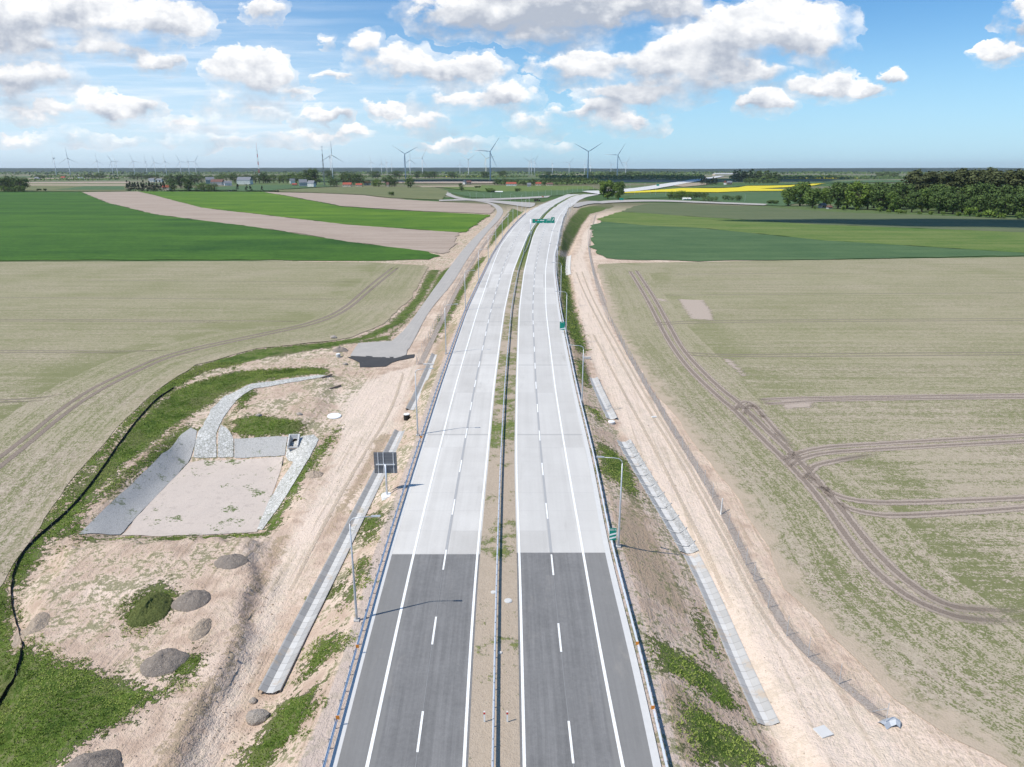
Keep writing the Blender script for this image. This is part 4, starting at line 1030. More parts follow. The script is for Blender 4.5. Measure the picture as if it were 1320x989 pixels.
# ------------------------------------------------------------------ drains
def channel(side, py0, py1, label, matn, wb, wo, dep, checks=False):
    fx, fz = (LD, ZDL) if side < 0 else (RD, ZDR)
    y0, y1 = [float(on(900 if side > 0 else 450, q, fz)[1]) for q in (py0, py1)]
    ys = np.arange(y0, y1, 1.0); zf_ = np.minimum(fz(ys), ZF(ys)) if side < 0 else fz(ys)
    o3 = (float(fx(y0)), y0, float(zf_[0])); r = empty('drainage_channel', o3); tag(r, label, 'drainage channel', 'concrete drainage channels in the ditches')
    pts = [(float(fx(y)) - o3[0], y - o3[1], float(z) - o3[2] + .05) for y, z in zip(ys, zf_)]
    MB().sweep(pts, [(-wb / 2, .0), (wb / 2, .0)]).build('channel_bed', M['channelbed'], r)
    for sd in (-1, 1):
        pf = [(sd * (wb / 2 + .01), .005), (sd * wo, dep), (sd * (wo + .14), dep + .02), (sd * (wo + .14), dep - .35)]
        MB().sweep(pts, pf if sd > 0 else pf[::-1]).build('side_slab', M[matn], r)
    if checks:
        for k in range(2, len(pts) - 2, 3):
            A = Vector(pts[k]); t = (Vector(pts[k + 1]) - Vector(pts[k - 1])).normalized(); sd = Vector((t.y, -t.x, 0))
            MB().tube([A + sd * (1.35 * u) - t * (.6 * (1 - u * u)) + Vector((0, 0, .04 + .40 * abs(u))) for u in np.linspace(-1, 1, 9)], .06, 5).build('check', M['conc'], r)
channel(-1, 894, 553, 'long grey concrete channel below the left verge with pale bed', 'channelslab', .6, .86, .32)
channel(-1, 527, 455, 'short broken pale channel beside the left verge before the street lamp', 'channelslab', .6, .95, .34)
channel(1, 936, 716, 'smooth pale concrete channel at the foot of the near right slope', 'channelgrey', .5, .82, .27)
channel(1, 541, 487, 'short pale concrete channel at the right, beyond the pipe culvert', 'channelgrey', .5, .82, .27)
channel(1, 355, 330, 'small far white channel beside the haul road', 'gutter', .9, 1.35, .45)
channel(1, 714, 567, 'cobbled channel with curved concrete checks along the right slope', 'rubblepale', .65, 1.02, .35, True)

# retention basin linings
o = sheet('cobble_channel', ugs([(249, 590), (262, 548), (272, 528), (290, 511), (322, 496), (370, 489), (420, 484), (424, 487), (372, 494), (328, 501), (305, 516), (290, 536), (283, 548), (279, 560), (279, 590)]), .9, .09, M['cobble'], .12, kind=None); tag(o, 'pale cobbled inlet channel curving into the retention basin', 'stone channel')
o = sheet('cobble_apron', ugs([(281, 590), (281, 562), (285, 548), (291, 552), (301, 566), (301, 590)]), .8, .10, M['cobble'], .08, kind=None); tag(o, 'triangular cobbled apron between the inlet channel and slab wall', 'stone lining')
o = sheet('slope_lining', ugs([(101, 690), (155, 690), (200, 642), (242, 597), (252, 570), (254, 556), (246, 552), (210, 585), (150, 642)]), .9, .10, M['slab'], .06, kind=None); tag(o, 'sloping grey slab lining on the left bank of the basin', 'slope lining')
o = sheet('slope_lining', ugs([(302, 566), (371, 563.5), (367, 588), (302, 591)]), .8, .11, M['slab'], .05, kind=None); tag(o, 'grey slab lining across the back of the basin beside the headwall', 'slope lining')
o = sheet('cobble_strip', ugs([(390, 563), (404, 561), (411, 567), (398, 592), (380, 622), (362, 650), (338, 684), (331, 683), (345, 650), (362, 620), (378, 596), (368, 589), (370, 577)]), .8, .10, M['cobble'], .08, kind=None); tag(o, 'pale cobbled strip down the right bank of the basin', 'stone lining')
# headwall
p = at(379, 575); r = empty('culvert_headwall', p + Vector((0, 0, -.2)), R(4)); tag(r, 'white concrete culvert headwall with dark pipe mouth in basin bank', 'headwall')
w = 1.75
MB().box((0, .9, .95), (w, .18, 1.9)).build('back_wall', M['gutter'], r)
for s in (-1, 1):
    b = MB(); x0 = s * w / 2; x1 = s * (w / 2 - .2)
    b.add([(x0, .81, 0), (x1, .81, 0), (x1, -.9, 0), (x0, -.9, 0), (x0, .81, 1.9), (x1, .81, 1.9), (x1, -.9, .7), (x0, -.9, .7)], [(0, 1, 2, 3), (7, 6, 5, 4), (0, 4, 5, 1), (1, 5, 6, 2), (2, 6, 7, 3), (3, 7, 4, 0)]); b.build('wing_wall', M['gutter'], r)
MB().box((0, -.05, .12), (w - .42, 1.7, .1)).build('sediment', M['mud'], r)
MB().box((0, -.82, .22), (w - .42, .14, .42)).build('sill', M['gutter'], r)
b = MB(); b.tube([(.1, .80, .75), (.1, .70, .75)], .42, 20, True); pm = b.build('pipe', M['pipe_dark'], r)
MB().tube([(.1, .79, .75), (.1, .66, .75)], .47, 20, False).build('pipe_rim', M['conc'], pm)

# ------------------------------------------------------------------ silt fence, wire fences
def ribbon_fence(name, line, hgt, m, posts, label, cat, lean=0.0, sp=.8, post_n=60, step=4.0, group=None):
    ln = subdiv(smooth_line(ugs(line), 2), sp, closed=False); z = h(ln[:, 0], ln[:, 1])
    r = empty(name, (ln[0][0], ln[0][1], z[0])); tag(r, label, cat, group); o = r.location
    vs = []; U = []; S = []; s = 0; d = np.gradient(ln, axis=0); d /= np.linalg.norm(d, axis=1)[:, None]
    for i, (q, zz) in enumerate(zip(ln, z)):
        if i: s += np.linalg.norm(q - ln[i - 1])
        nr = Vector((-d[i][1], d[i][0], 0)); wob = .12 * float(vnoise(np.array([s * .9]), np.array([0.]), 3)[0]) if name == 'silt_fence' else 0
        for u in (0, .5, 1):
            hv = hgt * u * (1 + wob * 2)
            pos = Vector((q[0], q[1], zz - .08)) + nr * (lean * u + wob * u) + Vector((0, 0, hv)); vs.append(pos - o); U.append(u * hgt); S.append(s)
    fs = [(i * 3 + k, (i + 1) * 3 + k, (i + 1) * 3 + k + 1, i * 3 + k + 1) for i in range(len(ln) - 1) for k in range(2)]
    mesh_obj('fabric' if name == 'silt_fence' else 'mesh_panel', vs, fs, m, r, True, {'u': U, 's': S})
    acc = 0; nxt = 0; n = 0; pm = None
    for i, (q, zz) in enumerate(zip(ln, z)):
        if i: acc += np.linalg.norm(q - ln[i - 1])
        if acc >= nxt and n < post_n:
            nxt += step; n += 1
            if pm is None:
                b = MB().tube([(0, 0, -.3), (0, 0, hgt + .12)], .032, 6)
                pm = b.build('post', posts, r); c = pm
            else: c = pm.copy(); C.objects.link(c); c.parent = r
            c.location = Vector((q[0], q[1], zz)) - o
            if name != 'silt_fence' and n % 5 == 1:
                nr = Vector((-d[i][1], d[i][0], 0))
                MB().tube([Vector((0, 0, 1.7)), Vector((d[i][0], d[i][1], 0)) * 1.6 - nr * .1], .035, 5).build('brace', posts, c)
    return r
ribbon_fence('silt_fence', [(225, 501), (200, 517), (180, 540), (155, 572), (130, 610), (95, 655), (62, 683), (38, 704), (22, 728), (16, 755), (17, 785), (24, 810), (32, 834), (27, 862), (14, 885), (0, 910), (-40, 960)], .42, M['black'], M['darkpost'], 'sagging black silt fence along the field edge left of the basin', 'silt fence', lean=-.12)
ribbon_fence('wire_fence', [(1141, 935), (1105, 901), (1045, 852), (1009, 816), (988, 781), (963, 732), (932, 668), (911, 628), (873, 572), (840, 514), (818, 476), (792, 428), (777, 400), (762, 347), (757, 312), (759, 290), (767, 277), (788, 269)], 2.1, M['wire'], M['lampsteel'], 'grey wire mesh fence between the right haul road and the field', 'wire fence', sp=1.0, post_n=100, group='wire fences along the motorway')
ribbon_fence('wire_fence', [(537, 470), (548, 446), (570, 405), (585, 375), (600, 347), (620, 320), (640, 290), (656, 274), (650, 266)], 2.1, M['wire'], M['lampsteel'], 'grey wire mesh fence between service road and left embankment', 'wire fence', sp=1.0, post_n=100, group='wire fences along the motorway')
band('fence_strip', ugs([(1141, 937), (1045, 854), (1009, 818), (963, 734), (911, 630), (840, 516), (792, 430), (762, 349), (757, 312), (767, 277)]) + np.array([.6, .2]), 1.15, .03, M['rubble'] if False else mat('fence_strip_soil', f_track((.33, .28, .24), (.48, .41, .35), .52), rough=.95), sp=1.0, n=4)  # toned ground strip standing in for the shadow of the mesh fence
band('fence_strip', ugs([(537, 472), (570, 407), (600, 349), (640, 292), (656, 275)]) + np.array([.6, .2]), 1.6, .03, bpy.data.materials['fence_strip_soil'], sp=1.0, n=4)  # same painted fence shade along the service road

# ------------------------------------------------------------------ heaps, boulders, rings
def heap(px, py, w, d, hgt, label, m, seed, name='spoil_heap', cat='soil heap'):
    p = at(px, py); n = 56; vs = []; fs = []; rngs = 18; rgh = 2.4 if name == 'grassy_mound' else 1.0
    for i in range(rngs + 1):
        t = i / rngs
        for k in range(n):
            a = 2 * math.pi * k / n; wob = 1 + .22 * mnoise.noise(Vector((math.cos(a) * 1.3, math.sin(a) * 1.3, seed)))
            x = math.cos(a) * w / 2 * t * wob; y = math.sin(a) * d / 2 * t * wob
            prof = (1 - t ** 1.9) * hgt * (.92 + .25 * mnoise.noise(Vector((x * .7, y * .7, seed + 4))))
            z = prof + .16 * mnoise.noise(Vector((x * 1.1, y * 1.1, seed))) * hgt * (1 - t) * 1.5 + .10 * mnoise.noise(Vector((x * 2.6, y * 2.6, seed))) + .07 * rgh * mnoise.noise(Vector((x * 5, y * 5, seed))) + .05 * rgh * mnoise.noise(Vector((x * 11, y * 11, seed)))
            gx, gy = p.x + x, p.y + y; vs.append((x, y, z + H(gx, gy) - p.z - (.12 if i == rngs else 0)))
    for i in range(rngs):
        for k in range(n): fs.append((i * n + k, (i + 1) * n + k, (i + 1) * n + (k + 1) % n, i * n + (k + 1) % n))
    o = mesh_obj(name, vs, fs, m, None, True); o.location = p; tag(o, label, cat, 'heaps on the left terrace'); return o
heap(248, 775, 4.0, 3.7, .95, 'grey soil heap beside the grassy mound on the left terrace', M['heap'], 1)
heap(211, 855, 4.2, 3.7, .95, 'grey soil heap nearest the grass on the left terrace', M['heap'], 2)
heap(298, 724, 4.0, 3.2, .7, 'low grey soil heap just below the basin edge', M['heap'], 3)
heap(118, 992, 4.4, 3.8, 1.1, 'soil heap cut off by the bottom edge of the photo', M['heap'], 4)
heap(258, 812, 2.0, 3.6, .6, 'pinkish sand heap at the lip of the haul road', M['sandheap'], 5)
heap(40, 808, 3.8, 3.6, .45, 'pale yellow sand heap beside the black silt fence', M['sandheap'], 6)
heap(405, 612, 2.8, 2.4, .5, 'small tan sand heap on the haul road above the sign', M['sandheap'], 7)
M['moundgrass'] = mat('mound_grass', f_heap((.02, .045, .008), (.25, .27, .09)), rough=.95)
heap(195, 786, 4.0, 5.6, 1.1, 'mound overgrown with green grass left of the grey heaps', M['moundgrass'], 8, 'grassy_mound', 'mound')
heap(438, 452, 3.6, 2.8, .9, 'dark soil bank with round pipe at field corner', M['heap'], 9)
def rock(px, py, s, label, m='boulder', seed=0, sq=.7):
    bm = bmesh.new(); bmesh.ops.create_icosphere(bm, subdivisions=3, radius=1)
    for v in bm.verts:
        q = v.co.copy(); v.co *= 1 + .28 * mnoise.noise(q * .9 + Vector((seed, 0, 0))) + .08 * mnoise.noise(q * 3 + Vector((seed, 1, 0))); v.co = Vector((v.co.x * s[0], v.co.y * s[1], v.co.z * s[2]))
    me = bpy.data.meshes.new('boulder'); bm.to_mesh(me); bm.free(); me.materials.append(M[m])
    o = bpy.data.objects.new('boulder', me); C.objects.link(o); o.location = at(px, py) + Vector((0, 0, s[2] * .45)); tag(o, label, 'boulder', 'boulders on the building site'); return o
rock(333, 928, (1.0, .75, .65), 'large pale boulder below the end of the left channel', seed=1)
rock(326, 905, (.35, .3, .25), 'small stone beside the large boulder', seed=2)
rock(430, 436, (.8, .6, .5), 'grey boulder at the field corner above the round pipe', seed=3)
rock(445, 470, (.55, .45, .3), 'pale stone beside the dark asphalt apron', seed=4)
rock(333, 536, (.5, .4, .25), 'pinkish stone on the sandy island beside the basin', seed=5)
rock(386, 535, (.5, .4, .3), 'pale flat stone on the grassy island near headwall', seed=6)
def ring(px, py, rad, hgt, label, tilt=(0, 0)):
    r = empty('concrete_ring', at(px, py)); tag(r, label, 'concrete ring', 'concrete shafts and lids on the site'); r.rotation_euler = (tilt[0], tilt[1], 0)
    MB().lathe([(rad, -.4), (rad, hgt), (rad * .82, hgt), (rad * .82, hgt - .04), (.02, hgt - .04)], 20).build('shaft', M['pipe_dark'] if hgt > .8 else M['conc'], r, False)
    MB().lathe([(rad * .95, hgt - .03), (rad * .95, hgt + .10), (rad * .8, hgt + .14), (.02, hgt + .14)], 20).build('lid', M['signwhite'], r)
ring(524.5, 541, .55, .95, 'dark shaft with white lid at the foot of left verge')
ring(436, 460, .5, .6, 'round pipe shaft with white lid below the dark soil bank')
ring(431, 537, 1.25, .08, 'large flat white concrete lid lying on the haul road', (R(4), R(3)))
ring(788, 546, .6, .3, 'pale pipe collar where the right channel stops')
# concrete crossing beam and slabs of the small culverts
def slab_obj(px, py, d, rz, label):
    o = MB().box((0, 0, d[2] / 2), d).build('concrete_slab', M['gutter']); bv = o.modifiers.new('b', 'BEVEL'); bv.width = .03; bv.segments = 2
    o.location = at(px, py); o.rotation_euler = (0, 0, rz); tag(o, label, 'concrete slab', 'loose concrete slabs')
slab_obj(754, 463, (2.6, .35, .5), R(8), 'pale concrete beam across the right ditch by second lamp')
slab_obj(1061, 944, (1.2, 1.1, .12), R(20), 'pale square slab lying on the haul road at bottom right')
slab_obj(843, 538, (.9, .6, .15), R(10), 'small pale slab on the right haul road')
slab_obj(553, 471, (2.4, .3, .4), R(-3), 'pale concrete beam crossing the left ditch by the fence end')
for px, py, rz, lb in ((421, 486, R(60), 'dark plank at the end of the cobbled inlet channel'), (432, 500, R(58), 'dark plank on the sandy island by the haul road')):
    o = MB().box((0, 0, .15), (3.0, .3, .3)).build('wooden_beam', M['timber']); o.location = at(px, py); o.rotation_euler = (0, 0, rz); tag(o, lb, 'beam')
p = at(929, 664); o = MB().tube([(0, 0, -.2), (.3, .8, 2.0)], .07, 8).build('marker_stake', M['white']); o.location = p; tag(o, 'white stake leaning against the right wire fence', 'stake')
o = MB().sweep([(0, 0, 0), (.6, .3, .1), (1.2, .3, .3), (1.6, .1, .1)], [(-.4, 0), (-.15, .25), (.2, .3), (.5, .02)]).build('plastic_sheet', M['lampsteel']); o.location = at(1136, 936); tag(o, 'crumpled grey plastic sheet at the end of the right fence', 'plastic sheet')
# ------------------------------------------------------------------ wind turbines
def turbine_proto():
    r = empty('wind_turbine', (0, 0, 0))
    MB().tube([(0, 0, -2), (0, 0, 30), (0, 0, 100)], [2.4, 2.0, 1.35], 14).build('tower', M['turb'], r, True)
    MB().box((0, 2.0, 101.4), (3.6, 9.5, 3.8)).build('nacelle', M['turb'], r)
    ro = MB().lathe([(1.7, -1.2), (1.9, 0), (1.5, 1.4), (.6, 2.4), (.02, 2.6)], 14).build('rotor', M['turb'], r, True)
    ro.location = (0, -3.6, 101.4); ro.rotation_euler = (R(90), 0, 0)
    for k in range(3):
        vs = []; fs = []; st = [(0, .9, .9), (3, 1.0, .9), (10, 2.3, .55), (25, 1.7, .35), (45, 1.1, .2), (58, .6, .1), (60, .15, .05)]
        for (d, c, th) in st: vs += [(-c * .35, d, -th), (c * .9, d, -th * .3), (c * .9, d, th * .3), (-c * .35, d, th)]
        for i in range(len(st) - 1):
            for j in range(4): fs.append((i * 4 + j, i * 4 + (j + 1) % 4, i * 4 + 4 + (j + 1) % 4, i * 4 + 4 + j))
        b = mesh_obj('blade', vs, fs, M['turb'], ro); b.rotation_euler = (0, 0, R(120 * k))
    return r
TP = turbine_proto()
# hub x, hub y, base y, rotor angle, yaw
TB = [(73, 204, 226.5, 5, 50), (91, 204, 227, 2, 10), (127.5, 207.5, 224, 2, 5), (146, 208, 226.5, 30, 60), (152, 208, 226.5, 32, 35), (174, 207.6, 226, 18, 0), (190, 208.5, 226, 5, 80), (201, 209.5, 227, 15, 55), (215, 208, 226.5, 5, 10), (233.5, 208.5, 223, 25, 30), (244, 208, 222, 0, 85), (253, 208.5, 224, -30, 20),
      (429, 199.8, 228, 0, 30), (427, 202.5, 226, 10, 80), (523, 198.5, 229.5, 57, 0), (529, 206, 229, 0, 50), (545, 204, 229, 90, 15), (604, 206, 229.5, 62, 20), (593, 212, 224, 0, 30), (626.5, 204.5, 226, 45, 10), (632, 195.5, 228.5, 85, 5), (682, 208, 226, 60, 20), (685, 209, 225.5, 0, 60), (689, 208, 225.5, -30, 10), (712, 211, 225.5, 0, 80), (733.5, 210.5, 224.5, 80, 5), (757.5, 195.5, 228.5, 62, 0), (753.5, 212.5, 223.5, 10, 80), (761, 213.5, 222.5, 5, 60), (787.5, 213, 222.5, 45, 50), (795.5, 200, 227.5, 88, 15), (806.5, 210, 222.5, 85, 5),
      (479, 209, 223, 10, 20), (492, 211, 222, 0, 40), (499, 209.5, 223.5, 30, 60), (505, 212, 222, 0, 80)]
TB.sort()
near_t = {523: 'tall dark turbine with blades spread in a V, left of the road', 632: 'tallest turbine, blades pointing up left and level right, beyond road', 757.5: 'tall dark turbine with blades spread in a V, right of the road', 795.5: 'bright white turbine standing at the right end of the row'}
for i, (hx, hy, by, ra, yaw) in enumerate(TB):
    o = TP if i == 0 else copy_tree(TP)
    dep = 915 * 100 / (by - hy); dep = min(dep, 5200)
    d = ray(hx, by); x = d[0] / d[1] * dep; y = dep
    zb = float(h(x, y)[0])
    # scale so that the hub reads at its height in the photograph
    dh = ray(hx, hy); zh = CH + dh[2] / dh[1] * dep
    o.location = (x, y, zb); s = (zh - zb) / 101.4; o.scale = (s, s, s); o.rotation_euler = (0, 0, R(yaw * (1 if i % 2 else -1)))
    for c in o.children:
        if c.name.startswith('rotor'): c.rotation_mode = 'ZYX'; c.rotation_euler = (R(90), 0, R(ra))
    tag(o, near_t.get(hx, f'white wind turbine far on the horizon, {ORD1[i]} from the left'), 'wind turbine', 'wind turbines on the horizon')

# ------------------------------------------------------------------ radio masts
def mast(px, by, ty, w, label, bands, arms):
    p = at(px, by); k = zc(p.y, p.z) / F; Hh = (by - ty) * k; r = empty('radio_mast', p); tag(r, label, 'radio mast')
    n = 8
    for j in range(n):
        z0, z1 = Hh * j / n * .8, Hh * (j + 1) / n * .8; b = MB()
        q0, q1 = w * (1 - .6 * j / n), w * (1 - .6 * (j + 1) / n)
        cs = [(-1, -1), (1, -1), (1, 1), (-1, 1)]
        for (a, c), (a2, c2) in zip(cs, cs[1:] + cs[:1]):
            b.tube([(a * q0, c * q0, z0), (a * q1, c * q1, z1)], .22, 5); b.tube([(a * q0, c * q0, z0), (a2 * q1, c2 * q1, z1)], .13, 4); b.tube([(a2 * q0, c2 * q0, z0), (a * q1, c * q1, z1)], .13, 4)
        b.build('lattice_section', M[bands[j % 2]], r)
    MB().tube([(0, 0, Hh * .8), (0, 0, Hh)], [.45, .12], 6).build('antenna', M[bands[0]], r)
    b = MB()
    for zz in arms:
        for a in range(5): b.box((1.3 * math.cos(a * 1.26), 1.3 * math.sin(a * 1.26), Hh * zz), (.5, .5, 2.6))
    b.build('aerial_panel', M['galv'], r)
mast(335, 233, 186, 2.0, 'red and white lattice radio mast above the village trees', ('red', 'white'), (.78, .72, .5))
mast(418.5, 240, 191, 1.5, 'grey lattice mast with round aerials beside village houses', ('darkpost', 'darkpost'), (.98, .9, .78))

# ------------------------------------------------------------------ trees
def f_leaf(a, b):
    def fn(g):
        t = g.attr('t'); p = g.obj(); n = g.noise(p, .8, 2, .6)
        return g.mix(g.m('ADD', g.m('MULTIPLY', t, .7), g.m('MULTIPLY', n, .3)), a, b)
    return fn
LEAF = {'oak': mat('leaves_mid_green', f_leaf((.04, .075, .016), (.17, .25, .05)), rough=.7), 'dark': mat('leaves_dark_green', f_leaf((.028, .055, .016), (.125, .185, .045)), rough=.75),
        'poplar': mat('leaves_brown_green', f_leaf((.040, .052, .018), (.115, .13, .05)), rough=.75), 'fir': mat('needles_dark', f_leaf((.010, .022, .012), (.035, .055, .024)), rough=.75), 'lime': mat('leaves_fresh_green', f_leaf((.05, .09, .014), (.19, .27, .045)), rough=.7)}
M['bark'] = mat('bark', None, (.09, .07, .055), .9, var=.3)
def crown(kind, n, seed):
    """leaf clumps of a unit tree: height 1, crown between .12 and 1"""
    q = random.Random(seed); vs = []; fs = []; T = []
    cl = []
    if kind == 'round':
        for _ in range(30):
            u = q.uniform(-1, 1); a = q.uniform(0, 6.283); rr = q.uniform(.45, 1) ** .6; s = math.sqrt(1 - u * u)
            cl.append((.31 * rr * s * math.cos(a), .31 * rr * s * math.sin(a), .53 + .37 * rr * u, q.uniform(.10, .17)))
    elif kind == 'tall':
        for _ in range(26):
            z = q.uniform(.2, .97); a = q.uniform(0, 6.283); rr = q.uniform(.03, .20) * (1 - abs(z - .45) * .8)
            cl.append((rr * math.cos(a), rr * math.sin(a), z, q.uniform(.06, .12)))
    elif kind == 'fir':
        for _ in range(30):
            z = q.uniform(.08, .98); a = q.uniform(0, 6.283); rr = .22 * (1 - z) * q.uniform(.4, 1)
            cl.append((rr * math.cos(a), rr * math.sin(a), z, .03 + .09 * (1 - z)))
    else:  # bush
        for _ in range(14):
            a = q.uniform(0, 6.283); rr = q.uniform(0, .55); cl.append((rr * math.cos(a), rr * math.sin(a), q.uniform(.25, .75), q.uniform(.18, .3)))
    ls = {'round': .030, 'tall': .024, 'fir': .026, 'bush': .07}[kind]
    if n < 700: ls *= 1.7
    for i in range(n):
        cx, cy, cz, cr = cl[i % len(cl)]; tint = ((i % len(cl)) * .37) % 1
        d = Vector((q.gauss(0, 1), q.gauss(0, 1), q.gauss(0, 1))).normalized(); rr = cr * q.uniform(.55, 1.12)
        c = Vector((cx, cy, cz)) + d * rr
        if c.z < .03: continue
        nrm = (d + Vector((q.gauss(0, .5), q.gauss(0, .5), q.gauss(0, .5) + .3))).normalized(); u = nrm.orthogonal().normalized(); u = Matrix.Rotation(q.uniform(0, 6.28), 3, nrm) @ u; w = nrm.cross(u); s = ls * q.uniform(.6, 1.35)
        b = len(vs); k = q.uniform(.5, .9)
        vs += [c - u * s, c - w * s * k, c + u * s, c + w * s * k]; fs.append((b, b + 1, b + 2, b + 3)); T += [min(1, max(0, .5 * tint + .5 * q.random()))] * 4
    return vs, fs, T
PROTO = {}
def tree_mesh(kind, leaf, det, seed):
    key = (kind, leaf, det, seed)
    if key not in PROTO:
        vs, fs, T = crown(kind, det, seed)
        me = bpy.data.meshes.new('crown'); me.from_pydata([tuple(v) for v in vs], [], fs); at_ = me.attributes.new('t', 'FLOAT', 'POINT'); at_.data.foreach_set('value', np.array(T, np.float32)); me.materials.append(LEAF[leaf])
        b = MB(); q = random.Random(seed)
        if kind != 'bush':
            top = {'round': .6, 'tall': .9, 'fir': .95}[kind]; r0 = {'round': .028, 'tall': .018, 'fir': .014}[kind]
            b.tube([(0, 0, -.05), (0, 0, .15), (.01, 0, .35), (0, .01, top)], [r0 * 1.2, r0, r0 * .75, r0 * .2], 7)
            if kind in ('round', 'tall'):
                for k in range(7):
                    a = q.uniform(0, 6.28); z0 = q.uniform(.22, .5); L = .24 if kind == 'round' else .12
                    b.tube([(0, 0, z0), (L * .5 * math.cos(a), L * .5 * math.sin(a), z0 + .10), (L * math.cos(a), L * math.sin(a), z0 + .24)], [r0 * .5, r0 * .35, r0 * .1], 5)
        else:
            for k in range(4):
                a = q.uniform(0, 6.28); b.tube([(0, 0, -.05), (.2 * math.cos(a), .2 * math.sin(a), .5)], [.03, .01], 5)
        tm = bpy.data.meshes.new('trunk'); tm.from_pydata(b.v, [], b.f); tm.materials.append(M['bark'])
        PROTO[key] = (me, tm)
    return PROTO[key]
def tree(px, by, hp, kind, leaf, label, group, det=900, wide=1.0, cat='tree'):
    p = at(px, by); k = zc(p.y, p.z) / F; hm = hp * k
    cm, tm = tree_mesh(kind, leaf, det, random.randrange(3))
    r = empty('bush' if kind == 'bush' else ('conifer_tree' if kind == 'fir' else 'broadleaf_tree'), p, random.uniform(0, 6.28)); r.scale = (hm * wide, hm * wide * random.uniform(.9, 1.1), hm); tag(r, label, cat, group)
    for nm, m in (('crown', cm), ('trunk', tm)):
        o = bpy.data.objects.new(nm, m); C.objects.link(o); o.parent = r
    return r
tree(783.5, 256.2, 25, 'round', 'lime', 'large round green tree standing alone beside the interchange', 'pair of trees by the interchange', 4200, 1.22)
tree(797.5, 256.8, 23.5, 'round', 'oak', 'narrower green tree right of the large round one, touching it', 'pair of trees by the interchange', 3200, .9)
tree(796.5, 257, 10, 'bush', 'oak', 'low bush at the foot of the narrower tree', None, 700, .55, 'bush')
# wood at the right edge
WOOD = [(1016, 265.5, 25, 'round', 'oak'), (1031, 265.5, 32, 'round', 'oak'), (1047, 268, 27, 'round', 'oak'), (1064, 266.5, 25, 'round', 'lime'), (1080, 269, 35, 'round', 'dark'), (1103, 270, 38, 'round', 'lime'), (1118, 270, 33, 'round', 'dark'), (1133, 271.5, 33, 'round', 'dark'), (1152, 273, 27, 'round', 'oak'), (1143, 270, 34, 'round', 'dark'), (1175, 273.5, 27, 'round', 'dark'), (1188, 273, 31, 'round', 'oak'), (1210, 275, 30, 'round', 'dark'), (1228, 276, 28, 'round', 'dark'), (1250, 277, 27, 'round', 'dark'), (1272, 278, 30, 'round', 'dark'), (1294, 279, 30, 'round', 'dark'), (1314, 280, 32, 'round', 'dark'), (1335, 281, 34, 'round', 'dark'),
        (1168, 267, 42, 'tall', 'poplar'), (1178, 267, 45, 'tall', 'poplar'), (1190, 268, 45, 'tall', 'poplar'), (1202, 268, 45, 'tall', 'poplar'), (1211, 268, 42, 'tall', 'poplar'), (1224, 271, 49, 'tall', 'poplar'), (1234, 271, 50, 'tall', 'poplar'), (1245, 271, 49, 'tall', 'poplar'), (1255, 272, 51, 'tall', 'poplar'), (1266, 272, 52, 'tall', 'poplar'), (1277, 273, 49, 'tall', 'poplar'), (1290, 273, 50, 'tall', 'poplar'), (1302, 273, 51, 'tall', 'poplar'), (1314, 274, 52, 'tall', 'poplar'), (1326, 274, 52, 'tall', 'poplar'),
        (1092, 268, 33, 'round', 'dark'), (1126, 268, 34, 'round', 'dark'), (1160, 269, 36, 'round', 'dark'), (1196, 271, 36, 'round', 'dark'), (1220, 273, 36, 'round', 'dark'), (1240, 274, 38, 'round', 'dark'), (1262, 275, 40, 'round', 'dark'), (1284, 276, 40, 'round', 'dark'), (1306, 277, 40, 'round', 'dark')]
WOOD.sort(); cnt = {}
kindname = {('round', 'oak'): 'round mid green tree', ('round', 'lime'): 'bright green round tree', ('round', 'dark'): 'dense dark green tree', ('tall', 'poplar'): 'tall brownish poplar'}
for (x, by, hp, kd, lf) in WOOD:
    i = cnt.get((kd, lf), 0); cnt[(kd, lf)] = i + 1
    tree(x, by, hp, kd, lf, f'{kindname[(kd, lf)]} in the right hand wood, {ORD1[i]} of its kind from left', 'trees of the wood at the right', 2600, 1.55 if kd == 'tall' else (1.15 if hp > 26 else 1.05))
BU = [(1104, 271.5, 5), (1088, 271, 6), (1134, 273.5, 7), (1145, 274.5, 5), (1158, 275.5, 6), (1200, 277, 5), (1215, 277.5, 5), (1165, 275.5, 5), (1185, 276.5, 4), (1236, 279, 6), (1262, 280.5, 7), (1050, 269.5, 4), (1290, 282, 8), (1312, 283, 10), (1250, 279, 12), (1275, 281, 12)]
BU.sort()
for i, (x, by, hp) in enumerate(BU): tree(x, by, hp, 'bush', 'lime' if i % 3 else 'oak', f'low green bush along the front of the right wood, {ORD1[i]} from left', 'bushes in front of the wood', 500, .9, 'bush')
